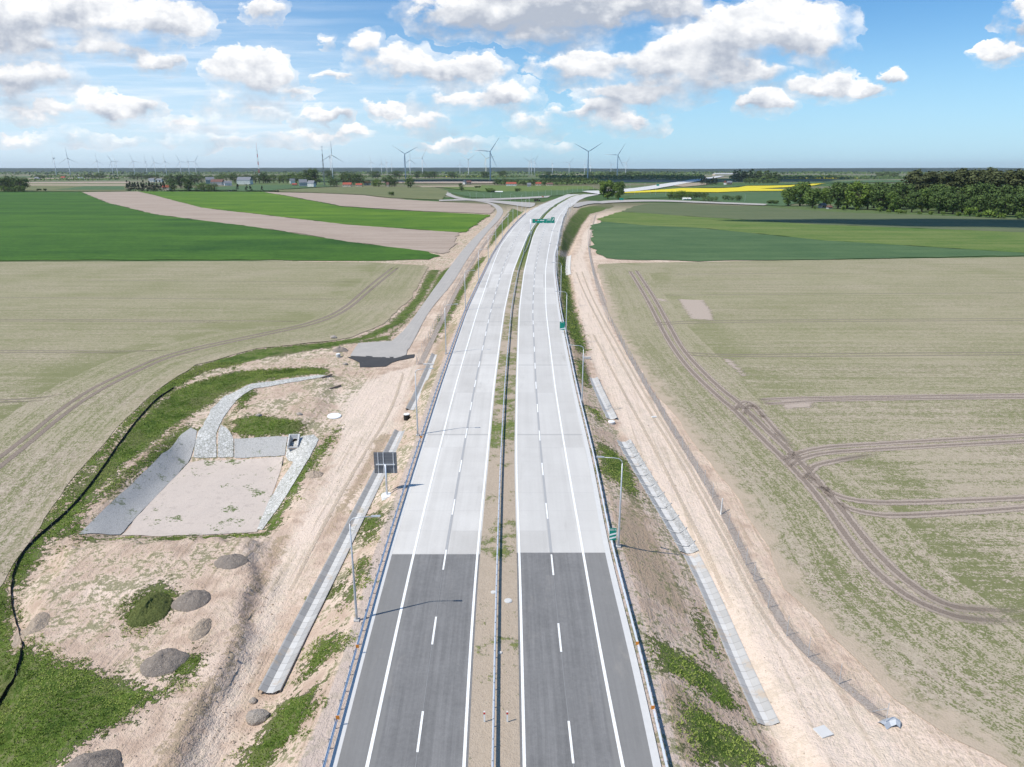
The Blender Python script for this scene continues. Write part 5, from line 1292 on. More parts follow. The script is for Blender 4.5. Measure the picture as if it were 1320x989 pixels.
SEG = [((163, 246.8), (213, 246.8), 14, 10, 12.5, 'fir', 'fir', 'dark conifer in the clipped row left of the village', 1.15), ((222, 247), (222, 247), 1, 14, 15, 'round', 'dark', 'round dark tree right of the red roofed house', 1.1), ((225, 246.2), (225, 246.2), 1, 15, 15.5, 'round', 'dark', 'bushy green tree beside the red roof', 1.0), ((243, 246.2), (245, 246.2), 2, 15, 17, 'round', 'dark', 'dark broad tree in the village hedge', 1.1), ((231, 243), (236, 243), 2, 13, 15, 'tall', 'fir', 'slim dark tree behind the red roofed house', 1.3), ((252, 246.8), (280, 246.8), 6, 8, 11, 'round', 'oak', 'garden tree along the hedge of the village', 1.1),
       ((212, 236), (236, 236), 5, 8, 11, 'round', 'dark', 'tree behind the village houses at left', 1.2), ((244, 238), (262, 236), 4, 10, 13, 'round', 'dark', 'tall tree behind the village hedge', 1.2), ((300, 236.4), (348, 236), 9, 9, 12.5, 'round', 'dark', 'dark tree in the village grove under the mast', 1.25), ((340, 236), (396, 236), 10, 9, 12.5, 'round', 'oak', 'green tree in the village grove right of the mast', 1.25), ((268, 236), (300, 232), 6, 7, 10, 'round', 'oak', 'tree behind the long white building', 1.3), ((316, 246), (325, 246), 2, 6, 8, 'fir', 'fir', 'small conifer at the end of the hedge', 1.3), ((338, 246.2), (338, 246.2), 1, 6, 6.5, 'fir', 'fir', 'lone small conifer in the hedge', 1.5), ((307, 245.8), (307, 245.8), 1, 8, 8.5, 'fir', 'fir', 'dark conifer beside the white van', 1.3),
       ((397, 238), (410, 239), 4, 16, 19, 'tall', 'dark', 'tall dark tree left of the grey mast', 1.7), ((424, 240), (436, 240.5), 3, 9, 12, 'round', 'dark', 'tree right of the grey mast', 1.2), ((441, 238), (466, 239), 6, 13, 17, 'round', 'dark', 'high dark tree behind the orange roofs', 1.1), ((421, 229), (430, 229), 3, 8, 9, 'round', 'dark', 'far dark tree behind the grey mast', 1.3), ((468, 238), (476, 239), 2, 6, 8, 'round', 'oak', 'small tree beside the orange roofs', 1.3), ((480, 229.6), (488, 229.6), 3, 8, 9, 'round', 'dark', 'far clump tree beneath the turbines at left', 1.3), ((506, 229.6), (516, 229.6), 3, 8, 9, 'round', 'dark', 'far clump tree left of the tall V turbine', 1.3), ((535, 229.8), (541, 229.8), 2, 8, 9, 'round', 'dark', 'far clump tree right of the tall V turbine', 1.3), ((546, 229.8), (562, 229.8), 5, 7, 9, 'round', 'dark', 'far clump tree in the long dark row', 1.3), ((582, 229.6), (586, 229.6), 2, 7, 8.5, 'round', 'dark', 'far tree left of the pale turbine', 1.3),
       ((481, 241), (490, 241), 3, 8, 10, 'round', 'lime', 'bright green garden tree by the fallow field', 1.3), ((497, 241), (511, 241), 4, 10, 13.5, 'round', 'dark', 'dark garden tree at the fallow field', 1.2), ((524, 242), (530, 242), 2, 12, 14, 'round', 'oak', 'rounded green tree at the end of the village', 1.1), ((505, 252.5), (505, 252.5), 1, 4, 5, 'bush', 'dark', 'single dark bush in the fallow field', 1.0), ((595.5, 246), (595.5, 246), 1, 9.5, 10, 'round', 'dark', 'lone dark tree above the curving side road', 1.15), ((613, 242.5), (619, 242.5), 2, 2.5, 3, 'bush', 'dark', 'tiny bush in the green meadow', 1.2), ((631, 248), (634, 248), 3, 4, 5, 'bush', 'oak', 'dark bush at the meadow edge by the junction', 1.6), ((667, 247.4), (667, 247.4), 1, 4, 4.5, 'bush', 'dark', 'round dark bush right of the white shed', 1.2),
       ((623, 229.5), (629, 229.5), 3, 7, 8.5, 'round', 'dark', 'far dark tree at the foot of the tallest turbine', 1.3), ((643, 228.4), (651, 228.4), 3, 7, 8, 'round', 'dark', 'far dark tree right of the tallest turbine', 1.3), ((635, 238), (690, 239), 12, 5, 8, 'round', 'dark', 'tree around the red roofed farm', 1.4), ((690, 238.5), (770, 237), 18, 6, 9, 'round', 'dark', 'tree in the belt behind the motorway bend', 1.4), ((704, 227.4), (708, 227.4), 2, 5, 6, 'round', 'dark', 'far small tree beneath the slim turbine', 1.5), ((757, 227.8), (762, 227.8), 2, 5, 6, 'round', 'dark', 'far small tree beneath the right V turbine', 1.5), ((774, 227.8), (778, 227.8), 2, 5, 5.5, 'round', 'dark', 'far small tree between the right turbines', 1.5), ((783, 228.5), (794, 228.5), 4, 6, 7.5, 'round', 'dark', 'far dark tree at the foot of the bright turbine', 1.3), ((804, 229), (826, 229), 7, 6, 8, 'round', 'dark', 'far dark tree right of the bright turbine', 1.3),
       ((862, 256.2), (890, 256.6), 7, 8, 10, 'round', 'lime', 'bright young tree in the clump behind the exit ramp', 1.15), ((888, 256), (912, 256), 6, 6, 8, 'round', 'dark', 'browner young tree in the clump behind the exit ramp', 1.2), ((905, 259), (925, 259), 4, 4, 6, 'round', 'oak', 'small green tree beside the exit ramp', 1.3), ((933, 258.6), (956, 259), 5, 4.5, 7, 'round', 'dark', 'small separate tree right along the exit ramp', 1.3), ((989, 262.6), (1000, 263), 3, 4, 5, 'bush', 'dark', 'dark bush at the left end of the wood', 1.3),
       ((903, 238.4), (924, 238), 7, 7, 10, 'fir', 'fir', 'dark conifer clump beside the far white house', 1.5), ((944, 233), (1004, 236), 18, 9, 14, 'fir', 'dark', 'dark tree in the far belt beyond the rape field', 1.9), ((958, 236.5), (1004, 237), 8, 4, 7, 'round', 'oak', 'lighter bush under the far belt beyond the rape', 1.5), ((0, 246), (33, 246.5), 9, 14, 19, 'round', 'dark', 'dense tree of the grove at the left edge', 1.15), ((3, 248), (32, 247.6), 6, 6, 9, 'round', 'lime', 'lighter bush in front of the left grove', 1.3), ((45, 246.4), (64, 246.2), 2, 2.5, 3, 'bush', 'dark', 'tiny dark bush beyond the dark green field', 1.2), ((46, 231), (58, 231), 3, 4, 5.5, 'round', 'dark', 'far tree among the pale far houses', 1.5), ((108, 230.6), (135, 230.6), 6, 5, 7.5, 'round', 'dark', 'far tree under the left turbines', 1.5), ((165, 231), (205, 232), 8, 5, 7, 'round', 'dark', 'far tree beyond the conifer row', 1.5),
       ((1130, 229.5), (1155, 229.5), 7, 5, 8, 'round', 'dark', 'far tree above the right wood', 1.5)]
for a, b, n, h0, h1, kd, lf, lb, wd in SEG:
    for i in range(n):
        t = (i + .5) / n; x = a[0] + (b[0] - a[0]) * t + (random.uniform(-.8, .8) if n > 1 else 0); yy = a[1] + (b[1] - a[1]) * t + (random.uniform(-.3, .3) if n > 1 else 0)
        lab = lb if n == 1 else f'{lb}, {ORD1[i]} from left'
        tree(x, yy, random.uniform(h0, h1) * 1.12, kd, lf, lab, (lb + 's') if n > 1 else None, 760, wd * 1.12, 'bush' if kd == 'bush' else 'tree')
# grass tufts and clods on the works
def sample_grid(arr, x, y):
    ix = np.clip(np.searchsorted(gx, x), 1, nx - 1); iy = np.clip(np.searchsorted(gy, y), 1, ny - 1); return arr[iy * nx + ix]
def tufts(n, x0, x1, y0, y1, thr, size):
    x = rng.uniform(x0, x1, n); y = rng.uniform(y0, y1, n); ga = sample_grid(a_g, x, y)
    v = ga + 3.0 * vnoise(x / 1.7, y / 1.7, 21) + 2.2 * vnoise(x / .6, y / .6, 22); k = v > thr; x, y, v = x[k], y[k], v[k]
    m = len(x); z = h(x, y); B = 5; sz = size * rng.uniform(.5, 1.3, m); tint = np.clip(.5 + 1.0 * vnoise(x / 3.1, y / 3.1, 23) + rng.uniform(-.25, .25, m), 0, 1)
    co = np.zeros((m, B, 3, 3)); 
    for q in range(B):
        an = rng.uniform(0, 6.283, m); r0 = rng.uniform(0, .5, m) * sz; lx, ly = np.cos(an), np.sin(an); bx, by = x + lx * r0, y + ly * r0; w_ = sz * .28
        co[:, q, 0] = np.stack([bx - ly * w_, by + lx * w_, z - .02], 1); co[:, q, 1] = np.stack([bx + ly * w_, by - lx * w_, z - .02], 1)
        co[:, q, 2] = np.stack([bx + lx * sz * .7, by + ly * sz * .7, z + sz * rng.uniform(.45, .9, m)], 1)
    nv = m * B * 3; me_ = bpy.data.meshes.new('grass'); me_.vertices.add(nv); me_.vertices.foreach_set('co', co.astype(np.float32).ravel()); me_.loops.add(nv); me_.loops.foreach_set('vertex_index', np.arange(nv, dtype=np.int32)); me_.polygons.add(nv // 3); me_.polygons.foreach_set('loop_start', np.arange(0, nv, 3, dtype=np.int32)); me_.update(calc_edges=True)
    at_ = me_.attributes.new('t', 'FLOAT', 'POINT'); at_.data.foreach_set('value', np.repeat(tint, B * 3).astype(np.float32)); me_.materials.append(M['tuft'])
    o = bpy.data.objects.new('grass', me_); C.objects.link(o); o['kind'] = 'stuff'
def f_tuft(g):
    t = g.attr('t'); n = g.noise(g.pos(), 1.5, 2, .6); c_ = g.mix(g.ss(t, .1, .75), (.10, .16, .02), (.26, .32, .07)); return g.mix(g.m('MULTIPLY', g.ss(n, .55, .72), .6), c_, (.27, .25, .11))
M['tuft'] = mat('grass_blades', f_tuft, rough=.8)
tufts(110000, -75, -12, 30, 75, -.2, .125); tufts(90000, -75, -8, 75, 150, -.2, .15); tufts(70000, 8, 45, 30, 120, -.2, .125); tufts(40000, 8, 60, 120, 330, .3, .22)
def clods(n):
    vs = []; fs = []; q = np.random.default_rng(5)
    base = np.array([(1, 0, 0), (-1, 0, 0), (0, 1, 0), (0, -1, 0), (0, 0, 1), (0, 0, -1)], float); tri = [(0, 2, 4), (2, 1, 4), (1, 3, 4), (3, 0, 4), (2, 0, 5), (1, 2, 5), (3, 1, 5), (0, 3, 5)]
    spots = []
    for px, py, sp_, cnt in ((248, 775, 3.2, 60), (211, 855, 3.2, 70), (298, 724, 3, 50), (118, 985, 3, 60), (258, 812, 2.5, 50), (195, 786, 3.5, 40), (335, 780, 4.5, 160), (300, 860, 4, 160), (262, 930, 4, 170), (355, 720, 3.5, 110), (440, 620, 4, 110), (480, 575, 4, 90), (515, 520, 3, 60), (330, 925, 2.5, 60), (405, 610, 3, 40), (400, 560, 3, 60), (455, 480, 4, 70), (880, 640, 4, 60), (830, 560, 4, 70), (930, 760, 5, 50), (1020, 870, 6, 70), (780, 560, 2, 50), (860, 800, 3, 60), (440, 455, 3, 40)):
        p = ug(px, py); k = q.normal(0, sp_ * .5, (cnt, 2)); spots += [(p[0] + a_, p[1] + b_ * 1.3) for a_, b_ in k]
    spots = np.array(spots); z = h(spots[:, 0], spots[:, 1])
    for (x, y), zz in zip(spots, z):
        if LE(y) - .3 < x < RE(y) + .3: continue
        s = q.uniform(.03, .085) * (2.0 if q.random() < .05 else 1); b_ = len(vs); vs += list(base * s * q.uniform(.6, 1.3, (6, 1)) * np.array([1, 1, .7]) + (x, y, zz + s * .3)); fs += [tuple(i_ + b_ for i_ in t_) for t_ in tri]
    o = mesh_obj('rubble', vs, fs, M['sandheap']); o['kind'] = 'stuff'
clods(0)
# clipped hedge
def hedge(x0, x1, y, hp, label):
    a, b = at(x0, y), at(x1, y); k = zc(a.y, a.z) / F; L = (b - a).length; hm = hp * k
    q = random.Random(3); vs = []; fs = []; T = []
    for i in range(int(L * 14)):
        c = Vector((q.uniform(0, L), q.uniform(-1.2, 1.2), q.uniform(0.1, 1) ** .6 * hm)); n = Vector((q.gauss(0, 1), q.gauss(0, 1), q.gauss(0, 1) + .5)).normalized(); u = n.orthogonal().normalized(); w = n.cross(u); s = q.uniform(.35, .7); m = len(vs)
        vs += [c - u * s, c - w * s, c + u * s, c + w * s]; fs.append((m, m + 1, m + 2, m + 3)); T += [q.random()] * 4
    o = mesh_obj('hedge', vs, fs, LEAF['fir'], None, False, {'t': T}); o.location = a; d = b - a; o.rotation_euler = (0, 0, math.atan2(d.y, d.x)); tag(o, label, 'hedge')
hedge(215, 306, 247.4, 2.2, 'long low dark hedge behind the bright green field'); hedge(318, 360, 247.6, 1.8, 'short low dark hedge at the end of the bright green field')
# far woods that read as one mass
def forest(px, n, hm, ls, leaf, name='forest'):
    q = random.Random(len(px) + n); w = ugs(px); lo, hi = w.min(0), w.max(0); vs = []; fs = []; T = []
    pts = []
    while len(pts) < n:
        c = np.stack([np.array([q.uniform(lo[0], hi[0]) for _ in range(n)]), np.array([q.uniform(lo[1], hi[1]) for _ in range(n)])], 1); c = c[sdf(c, w) > 0]; pts += list(c)
    pts = np.array(pts[:n]); z = h(pts[:, 0], pts[:, 1])
    for (x, y), zz in zip(pts, z):
        hh = hm * (.75 + .35 * float(vnoise(np.array([x / 60.]), np.array([y / 160.]), 4)[0]) * 2) ; cz = zz + hh * q.uniform(.25, 1.0)
        n_ = Vector((q.gauss(0, .5), q.gauss(-.6, .5), q.gauss(.5, .5))).normalized(); u = n_.orthogonal().normalized(); v = n_.cross(u); s = ls * q.uniform(.6, 1.3); b = len(vs); c = Vector((x, y, cz))
        vs += [c - u * s, c - v * s * .8, c + u * s, c + v * s * .8]; fs.append((b, b + 1, b + 2, b + 3)); T += [q.random()] * 4
    o = mesh_obj(name, vs, fs, LEAF[leaf], None, False, {'t': T}); o['kind'] = 'stuff'; return o
forest([(640, 236.5), (760, 236), (780, 238.5), (700, 239.2), (640, 238.6)], 2600, 15, 2.6, 'dark')
forest([(690, 229.4), (760, 228.6), (900, 227), (910, 231), (905, 232.6), (800, 232.2), (700, 232)], 6000, 18, 4.0, 'dark')
forest([(940, 229), (1100, 229.5), (1330, 230), (1330, 232), (1170, 231.4), (940, 231)], 3500, 14, 4.5, 'dark')
forest([(-200, 223.6), (330, 223.6), (700, 223.2), (1000, 223.4), (1600, 223.4), (1600, 225.4), (1000, 225.2), (330, 225.6), (-200, 226)], 9000, 20, 9.0, 'dark')
forest([(40, 228.4), (330, 228.6), (480, 228), (680, 228.4), (680, 229.2), (330, 229.8), (40, 229.6)], 4500, 11, 4.5, 'dark')
forest([(-60, 232.6), (30, 232.2), (160, 232), (160, 232.8), (30, 233.4), (-60, 234)], 900, 9, 3.0, 'oak')
# low wooded ridge on the skyline
def ridge(y, h0, amp, seed, mt):
    xs_ = np.linspace(-14000, 14000, 400); vs = []; fs = []
    for i, x in enumerate(xs_):
        top = h0 + amp * float(vnoise(np.array([x / 2600.]), np.array([seed * 1.]), 8)[0]) * 2 + 4 * float(vnoise(np.array([x / 160.]), np.array([seed * 2.]), 8)[0])
        vs += [(x, y - 900, -5), (x, y, top), (x, y + 1600, top * .9), (x, y + 3000, -5)]
    for i in range(len(xs_) - 1):
        for k in range(3): fs.append((i * 4 + k, i * 4 + 4 + k, i * 4 + 5 + k, i * 4 + 1 + k))
    o = mesh_obj('hills', vs, fs, mt, None, True); o['kind'] = 'structure'
def f_ridge(g):
    p = g.pos(); n = g.noise(p, .006, 4, .7); return g.mix(n, (.012, .026, .022), (.035, .06, .04))
M['ridge'] = mat('wooded_ridge', f_ridge, rough=.95)
ridge(9500, 42, 12, 1.3, M['ridge']); ridge(12500, 52, 16, 2.7, M['ridge'])

# ------------------------------------------------------------------ houses
def house(px, by, wp, hp, roof, wall, label, rz=0.0, deep=.8, name='house', cat='house', win=True):
    p = at(px, by); k = zc(p.y, p.z) / F; w, hh = wp * k, hp * k; d = max(6, w * deep * .8); wh = hh * .55; r = empty(name, p, rz); tag(r, label, cat)
    MB().box((0, 0, wh / 2 - .3), (w, d, wh + .6)).build('wall', M[wall], r)
    b = MB(); o = .4; b.add([(-w / 2 - o, -d / 2 - o, wh - .1), (w / 2 + o, -d / 2 - o, wh - .1), (w / 2 + o, 0, hh), (-w / 2 - o, 0, hh), (-w / 2 - o, d / 2 + o, wh - .1), (w / 2 + o, d / 2 + o, wh - .1), (-w / 2 - o, -d / 2 - o, wh - .35), (w / 2 + o, -d / 2 - o, wh - .35), (w / 2 + o, d / 2 + o, wh - .35), (-w / 2 - o, d / 2 + o, wh - .35)],
        [(0, 1, 2, 3), (3, 2, 5, 4), (0, 3, 4, 9, 6), (1, 7, 8, 5, 2), (6, 7, 1, 0), (4, 5, 8, 9), (9, 8, 7, 6)]); rf = b.build('roof', M[roof], r)
    MB().box((w * .2, d * .1, hh + .2), (.7, .7, 1.8)).build('chimney', M['brownroof'], rf)
    if win:
        n = max(2, int(w / 4))
        for i in range(n): MB().box((-w / 2 + (i + .5) * w / n, -d / 2 - .02, wh * .55), (1.3, .08, 1.4)).build('window', M['glass'], r)
        MB().box((w * .08, -d / 2 - .03, 1.0), (1.1, .1, 2.1)).build('door', M['timber'], r)
house(215, 245.2, 9, 6.5, 'redroof', 'wallcream', 'red roofed house between the conifer row and round trees')
house(196, 234.5, 7, 4.5, 'greyroof', 'wallwhite', 'white grey roofed house beyond the conifer row, left one'); house(206, 234.6, 7, 4.2, 'greyroof', 'wallwhite', 'white grey roofed house beyond the conifer row, right one')
house(271, 236.5, 10, 8, 'greyroof', 'wallgrey', 'tall grey gabled building left of the long grey hall', .4); house(281, 238.5, 15, 7, 'brownroof', 'wallgrey', 'long grey hall with brownish roof in the village'); house(294, 239, 9, 5.5, 'greyroof', 'wallwhite', 'white house right of the long grey hall', .5); house(316, 237.5, 17, 9, 'greyroof', 'wallwhite', 'broad white house with dark band of windows and pale roof')
house(377, 236.5, 6, 6, 'greyroof', 'wallwhite', 'small pale house in the trees right of the mast', .5); house(391, 240.5, 10, 9, 'greyroof', 'wallgrey', 'blue grey house with steep gable at fallow field edge', .3); house(402, 241, 9, 8, 'greyroof', 'wallwhite', 'pale house adjoining the blue grey gabled house', -.3); house(380, 239.5, 6, 3, 'redroof', 'timber', 'low red brown barn left of the blue grey house')
house(448, 241, 11, 5.5, 'redroof', 'wallcream', 'wide orange roofed house under the dark trees'); house(463, 241, 8, 4.5, 'redroof', 'wallcream', 'smaller orange roofed house right of the wide one'); house(474, 238.5, 7, 5, 'brownroof', 'wallgrey', 'grey house with brown roof right of orange roofs'); house(500, 241.4, 3, 6, 'brownroof', 'wallcream', 'small cream house hidden in the garden trees')
house(599, 237.5, 5, 5, 'greyroof', 'wallwhite', 'small white gabled house above the lone tree', 1.2); house(604.5, 237.6, 6, 4.5, 'brownroof', 'timber', 'brown shed beside the small white gabled house')
house(659, 240, 13, 5, 'redroof', 'wallwhite', 'white farmhouse with long red roof beyond the junction'); house(694, 239.5, 7, 4.5, 'redroof', 'wallcream', 'reddish roofed cottage, left of the pair beyond motorway bend'); house(708.5, 239.8, 8, 4, 'brownroof', 'wallcream', 'brownish roofed cottage, right of the pair beyond motorway bend'); house(682, 241, 5, 5, 'greyroof', 'wallgrey', 'blue grey cottage right of the long red roof')
house(934.5, 237.9, 5, 4.5, 'redroof', 'wallwhite', 'white gabled house beyond the yellow rape field', 1.3); house(940, 237.6, 6, 4, 'greyroof', 'timber', 'dark barn right of the white gabled house')
house(1060, 268, 7, 6, 'greyroof', 'wallgrey', 'grey farm house half hidden under the right wood', .3); house(1069, 269, 5, 4, 'brownroof', 'wallgrey', 'small brown roofed outhouse under the right wood')
house(48, 231.4, 5, 3, 'greyroof', 'wallwhite', 'tiny white house far left beyond the fields'); house(82, 231.6, 5, 4, 'redroof', 'wallcream', 'tiny orange house far left under the turbines'); house(104, 231.4, 7, 3, 'greyroof', 'wallwhite', 'tiny grey white house right of the orange one')
house(885, 257.4, 10, 2.4, 'wallwhite', 'wallwhite', 'low white site cabin beside the exit ramp', 0, .3, 'site_cabin', 'site cabin'); house(643, 248.2, 10, 1.8, 'wallwhite', 'wallwhite', 'long white site tent in the meadow by the junction', 0, .3, 'site_tent', 'tent', False)
house(1182, 229.6, 4, 2.5, 'greyroof', 'wallwhite', 'tiny white building far beyond the right wood'); house(935, 226.2, 30, 3, 'pale' if False else 'wallgrey', 'wallcream', 'long pale warehouse far along the motorway', 0, .5, 'warehouse', 'warehouse', False)

# ------------------------------------------------------------------ vehicles
def wheels(r, xs_, y, rad, wid):
    for x in xs_:
        for s in (-1, 1):
            w = MB().tube([(x, s * y - wid / 2, rad), (x, s * y + wid / 2, rad)], rad, 14).build('wheel', M['rubber'], r)
            MB().tube([(x, s * (y + wid * .3), rad), (x, s * (y + wid * .52), rad)], rad * .5, 10).build('rim', M['galv'], w)
p = at(692.5, 260); r = empty('dump_truck', p, R(8)); r.scale = (1.0,) * 3; tag(r, 'dark brown dump truck with white cab roof parked on the junction earthworks', 'truck')
MB().box((0, 0, 1.0), (7.6, 1.0, .35)).build('chassis', M['truckdark'], r)
b = MB(); b.add([(-3.9, -1.25, 1.3), (1.3, -1.25, 1.3), (1.3, 1.25, 1.3), (-3.9, 1.25, 1.3), (-4.3, -1.3, 3.0), (1.5, -1.3, 3.0), (1.5, 1.3, 3.0), (-4.3, 1.3, 3.0)], [(3, 2, 1, 0), (0, 1, 5, 4), (1, 2, 6, 5), (2, 3, 7, 6), (3, 0, 4, 7), (4, 5, 6, 7)]); b.build('tipper_body', M['truckdark'], r)
MB().box((2.9, 0, 1.9), (1.9, 2.4, 1.9)).build('cab', M['truckdark'], r); MB().box((2.9, 0, 2.93), (1.7, 2.2, .16)).build('cab_roof', M['white'], r); MB().box((3.86, 0, 2.3), (.04, 2.0, .8)).build('windscreen', M['glass'], r)
wheels(r, (-2.9, -1.6, 2.9), 1.0, .52, .35)
p = at(699.5, 254.8); r = empty('road_roller', p, R(15)); tag(r, 'orange construction machine on the dark earth beyond the dump truck', 'machine')
MB().box((.4, 0, 1.3), (2.6, 1.7, 1.0)).build('engine_body', M['orange'], r); MB().box((-.3, 0, 2.9), (1.7, 1.7, .12)).build('canopy', M['orange'], r)
for s in (-1, 1): MB().box((-1.0, s * .75, 2.2), (.08, .08, 1.4)).build('canopy_post', M['rubber'], r)
MB().tube([(-2.0, -1.0, .75), (-2.0, 1.0, .75)], .75, 20).build('drum', M['galv'], r); MB().box((-1.6, 0, 1.2), (1.6, 2.2, .2)).build('drum_frame', M['orange'], r); wheels(r, (1.3,), .9, .7, .4)
p = at(296.5, 246.9); r = empty('parked_van', p, 0); tag(r, 'white van with dark windows parked at the bright field edge', 'van')
MB().box((0, 0, 1.3), (6.2, 2.0, 1.7)).build('body', M['white'], r); MB().box((-.2, -1.01, 1.6), (4.0, .04, .6)).build('side_window', M['glass'], r); wheels(r, (-2, 2), .85, .36, .25)
for px, py, nm in ((768, 246.6, 'first'), (773, 246.0, 'second')):
    p = at(px, py); r = empty('parked_car', p, R(30)); tag(r, f'dark tiny car on the far motorway bend left of the trees, {nm} from left', 'car', 'cars on the far bend')
    b = MB(); b.sweep([(-2.1, 0, 0), (2.1, 0, 0)], [(-.85, .3), (-.9, .9), (.9, .9), (.85, .3)], True); b.build('body', M['truckdark'], r); MB().box((-.1, 0, 1.2), (2.2, 1.5, .6)).build('cabin', M['glass'], r); wheels(r, (-1.3, 1.3), .8, .33, .2)
# ------------------------------------------------------------------ sun, sky, camera
HAZE = 2.6e-5
SUN_EL = R(55.0); SAZ = Vector((-6.8, -2.9, 0)).normalized()
S = Vector((SAZ.x * math.cos(SUN_EL), SAZ.y * math.cos(SUN_EL), math.sin(SUN_EL)))
sl = bpy.data.lights.new('sun', 'SUN'); sl.energy = 4.2; sl.angle = R(.5); sl.color = (1.0, .94, .85)
so = bpy.data.objects.new('sun', sl); C.objects.link(so); so.rotation_euler = (-S).to_track_quat('-Z', 'Y').to_euler(); so.location = (0, 0, 300)
sc = bpy.context.scene
w = bpy.data.worlds.new('World'); sc.world = w; w.use_nodes = True; nt = w.node_tree; g = G(nt); nt.nodes.clear()
out = nt.nodes.new('ShaderNodeOutputWorld')
sky = nt.nodes.new('ShaderNodeTexSky'); sky.sky_type = 'NISHITA'; sky.sun_disc = False; sky.sun_elevation = SUN_EL; sky.sun_rotation = math.atan2(S.x, S.y)
sky.altitude = 50; sky.air_density = 1.0; sky.dust_density = .6; sky.ozone_density = 3.0
bg = nt.nodes.new('ShaderNodeBackground'); bg.inputs['Strength'].default_value = .11
g.st(bg.inputs['Color'], g.mix(1.0, sky.outputs[0], (.53, .87, 1.10), 'MULTIPLY'))
# cumulus, placed by direction
D = nt.nodes.new('ShaderNodeTexCoord').outputs['Generated']
dx, dy, dz = g.sep(D)
iy = g.m('DIVIDE', 1.0, g.m('MAXIMUM', dy, .05))
P2 = g.comb(g.m('MULTIPLY', dx, iy), g.m('MULTIPLY', dz, iy), 0.0)
def noisec(vec, scale, detail, rough=.5):
    n = nt.nodes.new('ShaderNodeTexNoise'); g.st(n.inputs['Vector'], vec); n.inputs['Scale'].default_value = scale; n.inputs['Detail'].default_value = detail; n.inputs['Roughness'].default_value = rough
    return g.vm('SUBTRACT', n.outputs['Color'], (.5, .5, .5))
PS = g.vm('MULTIPLY', P2, (1.0, 1.5, 1.0))
W1 = noisec(PS, 11.0, 3.0, .55); W2 = noisec(PS, 32.0, 4.0, .62)
PW = g.vm('ADD', P2, g.vm('ADD', g.vm('MULTIPLY', W1, (.085, .045, 0)), g.vm('MULTIPLY', W2, (.040, .032, 0))))
n_a = g.noise(PS, 16.0, 5, .58)
n_b = g.noise(g.vm('ADD', PS, (.010, -.016, 0)), 16.0, 5, .58)
n_c = g.noise(PS, 7.0, 3, .55)
def dirp(px, py): d = ray(px, py); return d[0] / d[1], d[2] / d[1]
# px, py, rx, ry, weight, dark
CL = [(35, 25, 75, 34, 1, .15), (120, 22, 95, 32, 1, .0), (205, 26, 72, 26, 1, 0), (40, 62, 62, 24, .9, .35), (120, 62, 70, 20, .8, .3), (200, 78, 36, 14, .7, .45), (-20, 40, 60, 40, 1, .3),
      (340, 17, 25, 18, .8, 0), (322, 96, 56, 32, 1.15, 0), (378, 120, 40, 12, .6, .2), (420, 51, 11, 9, .6, 0), (298, 128, 40, 12, .55, .15),
      (470, 56, 22, 22, .8, .0), (515, 82, 58, 26, .95, .1), (440, 97, 30, 9, .7, .1), (562, 96, 50, 22, .75, .25),
      (690, 12, 150, 34, 1.15, .85), (800, 8, 100, 26, 1.0, .8), (600, 22, 60, 26, .9, .35), (700, 48, 80, 16, .8, .5),
      (610, 96, 48, 20, .85, .2), (645, 126, 52, 22, .9, .1), (585, 135, 60, 18, .6, .3), (500, 145, 26, 11, .8, 0), (560, 160, 60, 14, .45, .3),
      (985, 40, 108, 38, 1.2, .05), (1050, 55, 58, 26, .95, .1), (930, 62, 66, 30, 1, .15), (860, 80, 86, 30, 1, .2), (770, 86, 84, 24, .85, .15), (920, 100, 90, 26, .9, .45), (830, 122, 86, 24, .9, .35), (760, 146, 56, 16, .75, .2), (800, 160, 60, 14, .6, .3), (700, 160, 50, 14, .45, .2),
      (1068, 110, 52, 20, 1, .1), (1110, 118, 44, 13, .8, .3), (1153, 97, 19, 12, .95, 0), (985, 135, 37, 16, 1.05, .05), (1308, 14, 24, 22, .9, 0), (1335, 30, 30, 26, .9, .1), (1302, 69, 42, 14, 1.0, .05),
      (150, 137, 58, 20, .95, .05), (40, 108, 74, 30, .75, .55), (60, 150, 70, 14, .55, .2), (250, 160, 70, 13, .5, .15), (320, 138, 60, 16, .6, .15), (415, 152, 36, 13, .7, .05), (80, 182, 120, 10, .35, .2), (300, 180, 120, 10, .35, .1), (420, 172, 60, 9, .4, .1), (640, 186, 110, 9, .35, .2), (20, 130, 60, 16, .6, .4), (455, 172, 22, 8, .5, 0)]
acc = None; sw = None; sv = None; sd = None
for px, py, rx, ry, wt, dk in CL:
    a, e = dirp(px, py); ra = rx / F * 1.14; re = ry / F * 1.16
    n = nt.nodes.new('ShaderNodeVectorMath'); n.operation = 'MULTIPLY_ADD'; g.st(n.inputs[0], PW); n.inputs[1].default_value = (1 / ra, 1 / re, 0); n.inputs[2].default_value = (-a / ra, -e / re, 0)
    q = n.outputs[0]; dd = g.vm('DOT_PRODUCT', q, q)
    f = g.m('SUBTRACT', 1.0, dd, clamp=True); f = g.m('MULTIPLY', f, wt)
    qy = g.sep(q)[1]
    acc = f if acc is None else g.m('SMOOTH_MAX', acc, f, .25)
    f2 = g.m('MULTIPLY', f, f)
    sw = f2 if sw is None else g.m('ADD', sw, f2)
    sv = g.m('MULTIPLY', f2, qy) if sv is None else g.m('MULTIPLY_ADD', f2, qy, sv)
    if dk: sd = g.m('MULTIPLY', f2, dk) if sd is None else g.m('MULTIPLY_ADD', f2, dk, sd)
isw = g.m('DIVIDE', 1.0, g.m('ADD', sw, .02)); v = g.m('MULTIPLY', sv, isw); dkv = g.m('MULTIPLY', sd, isw)
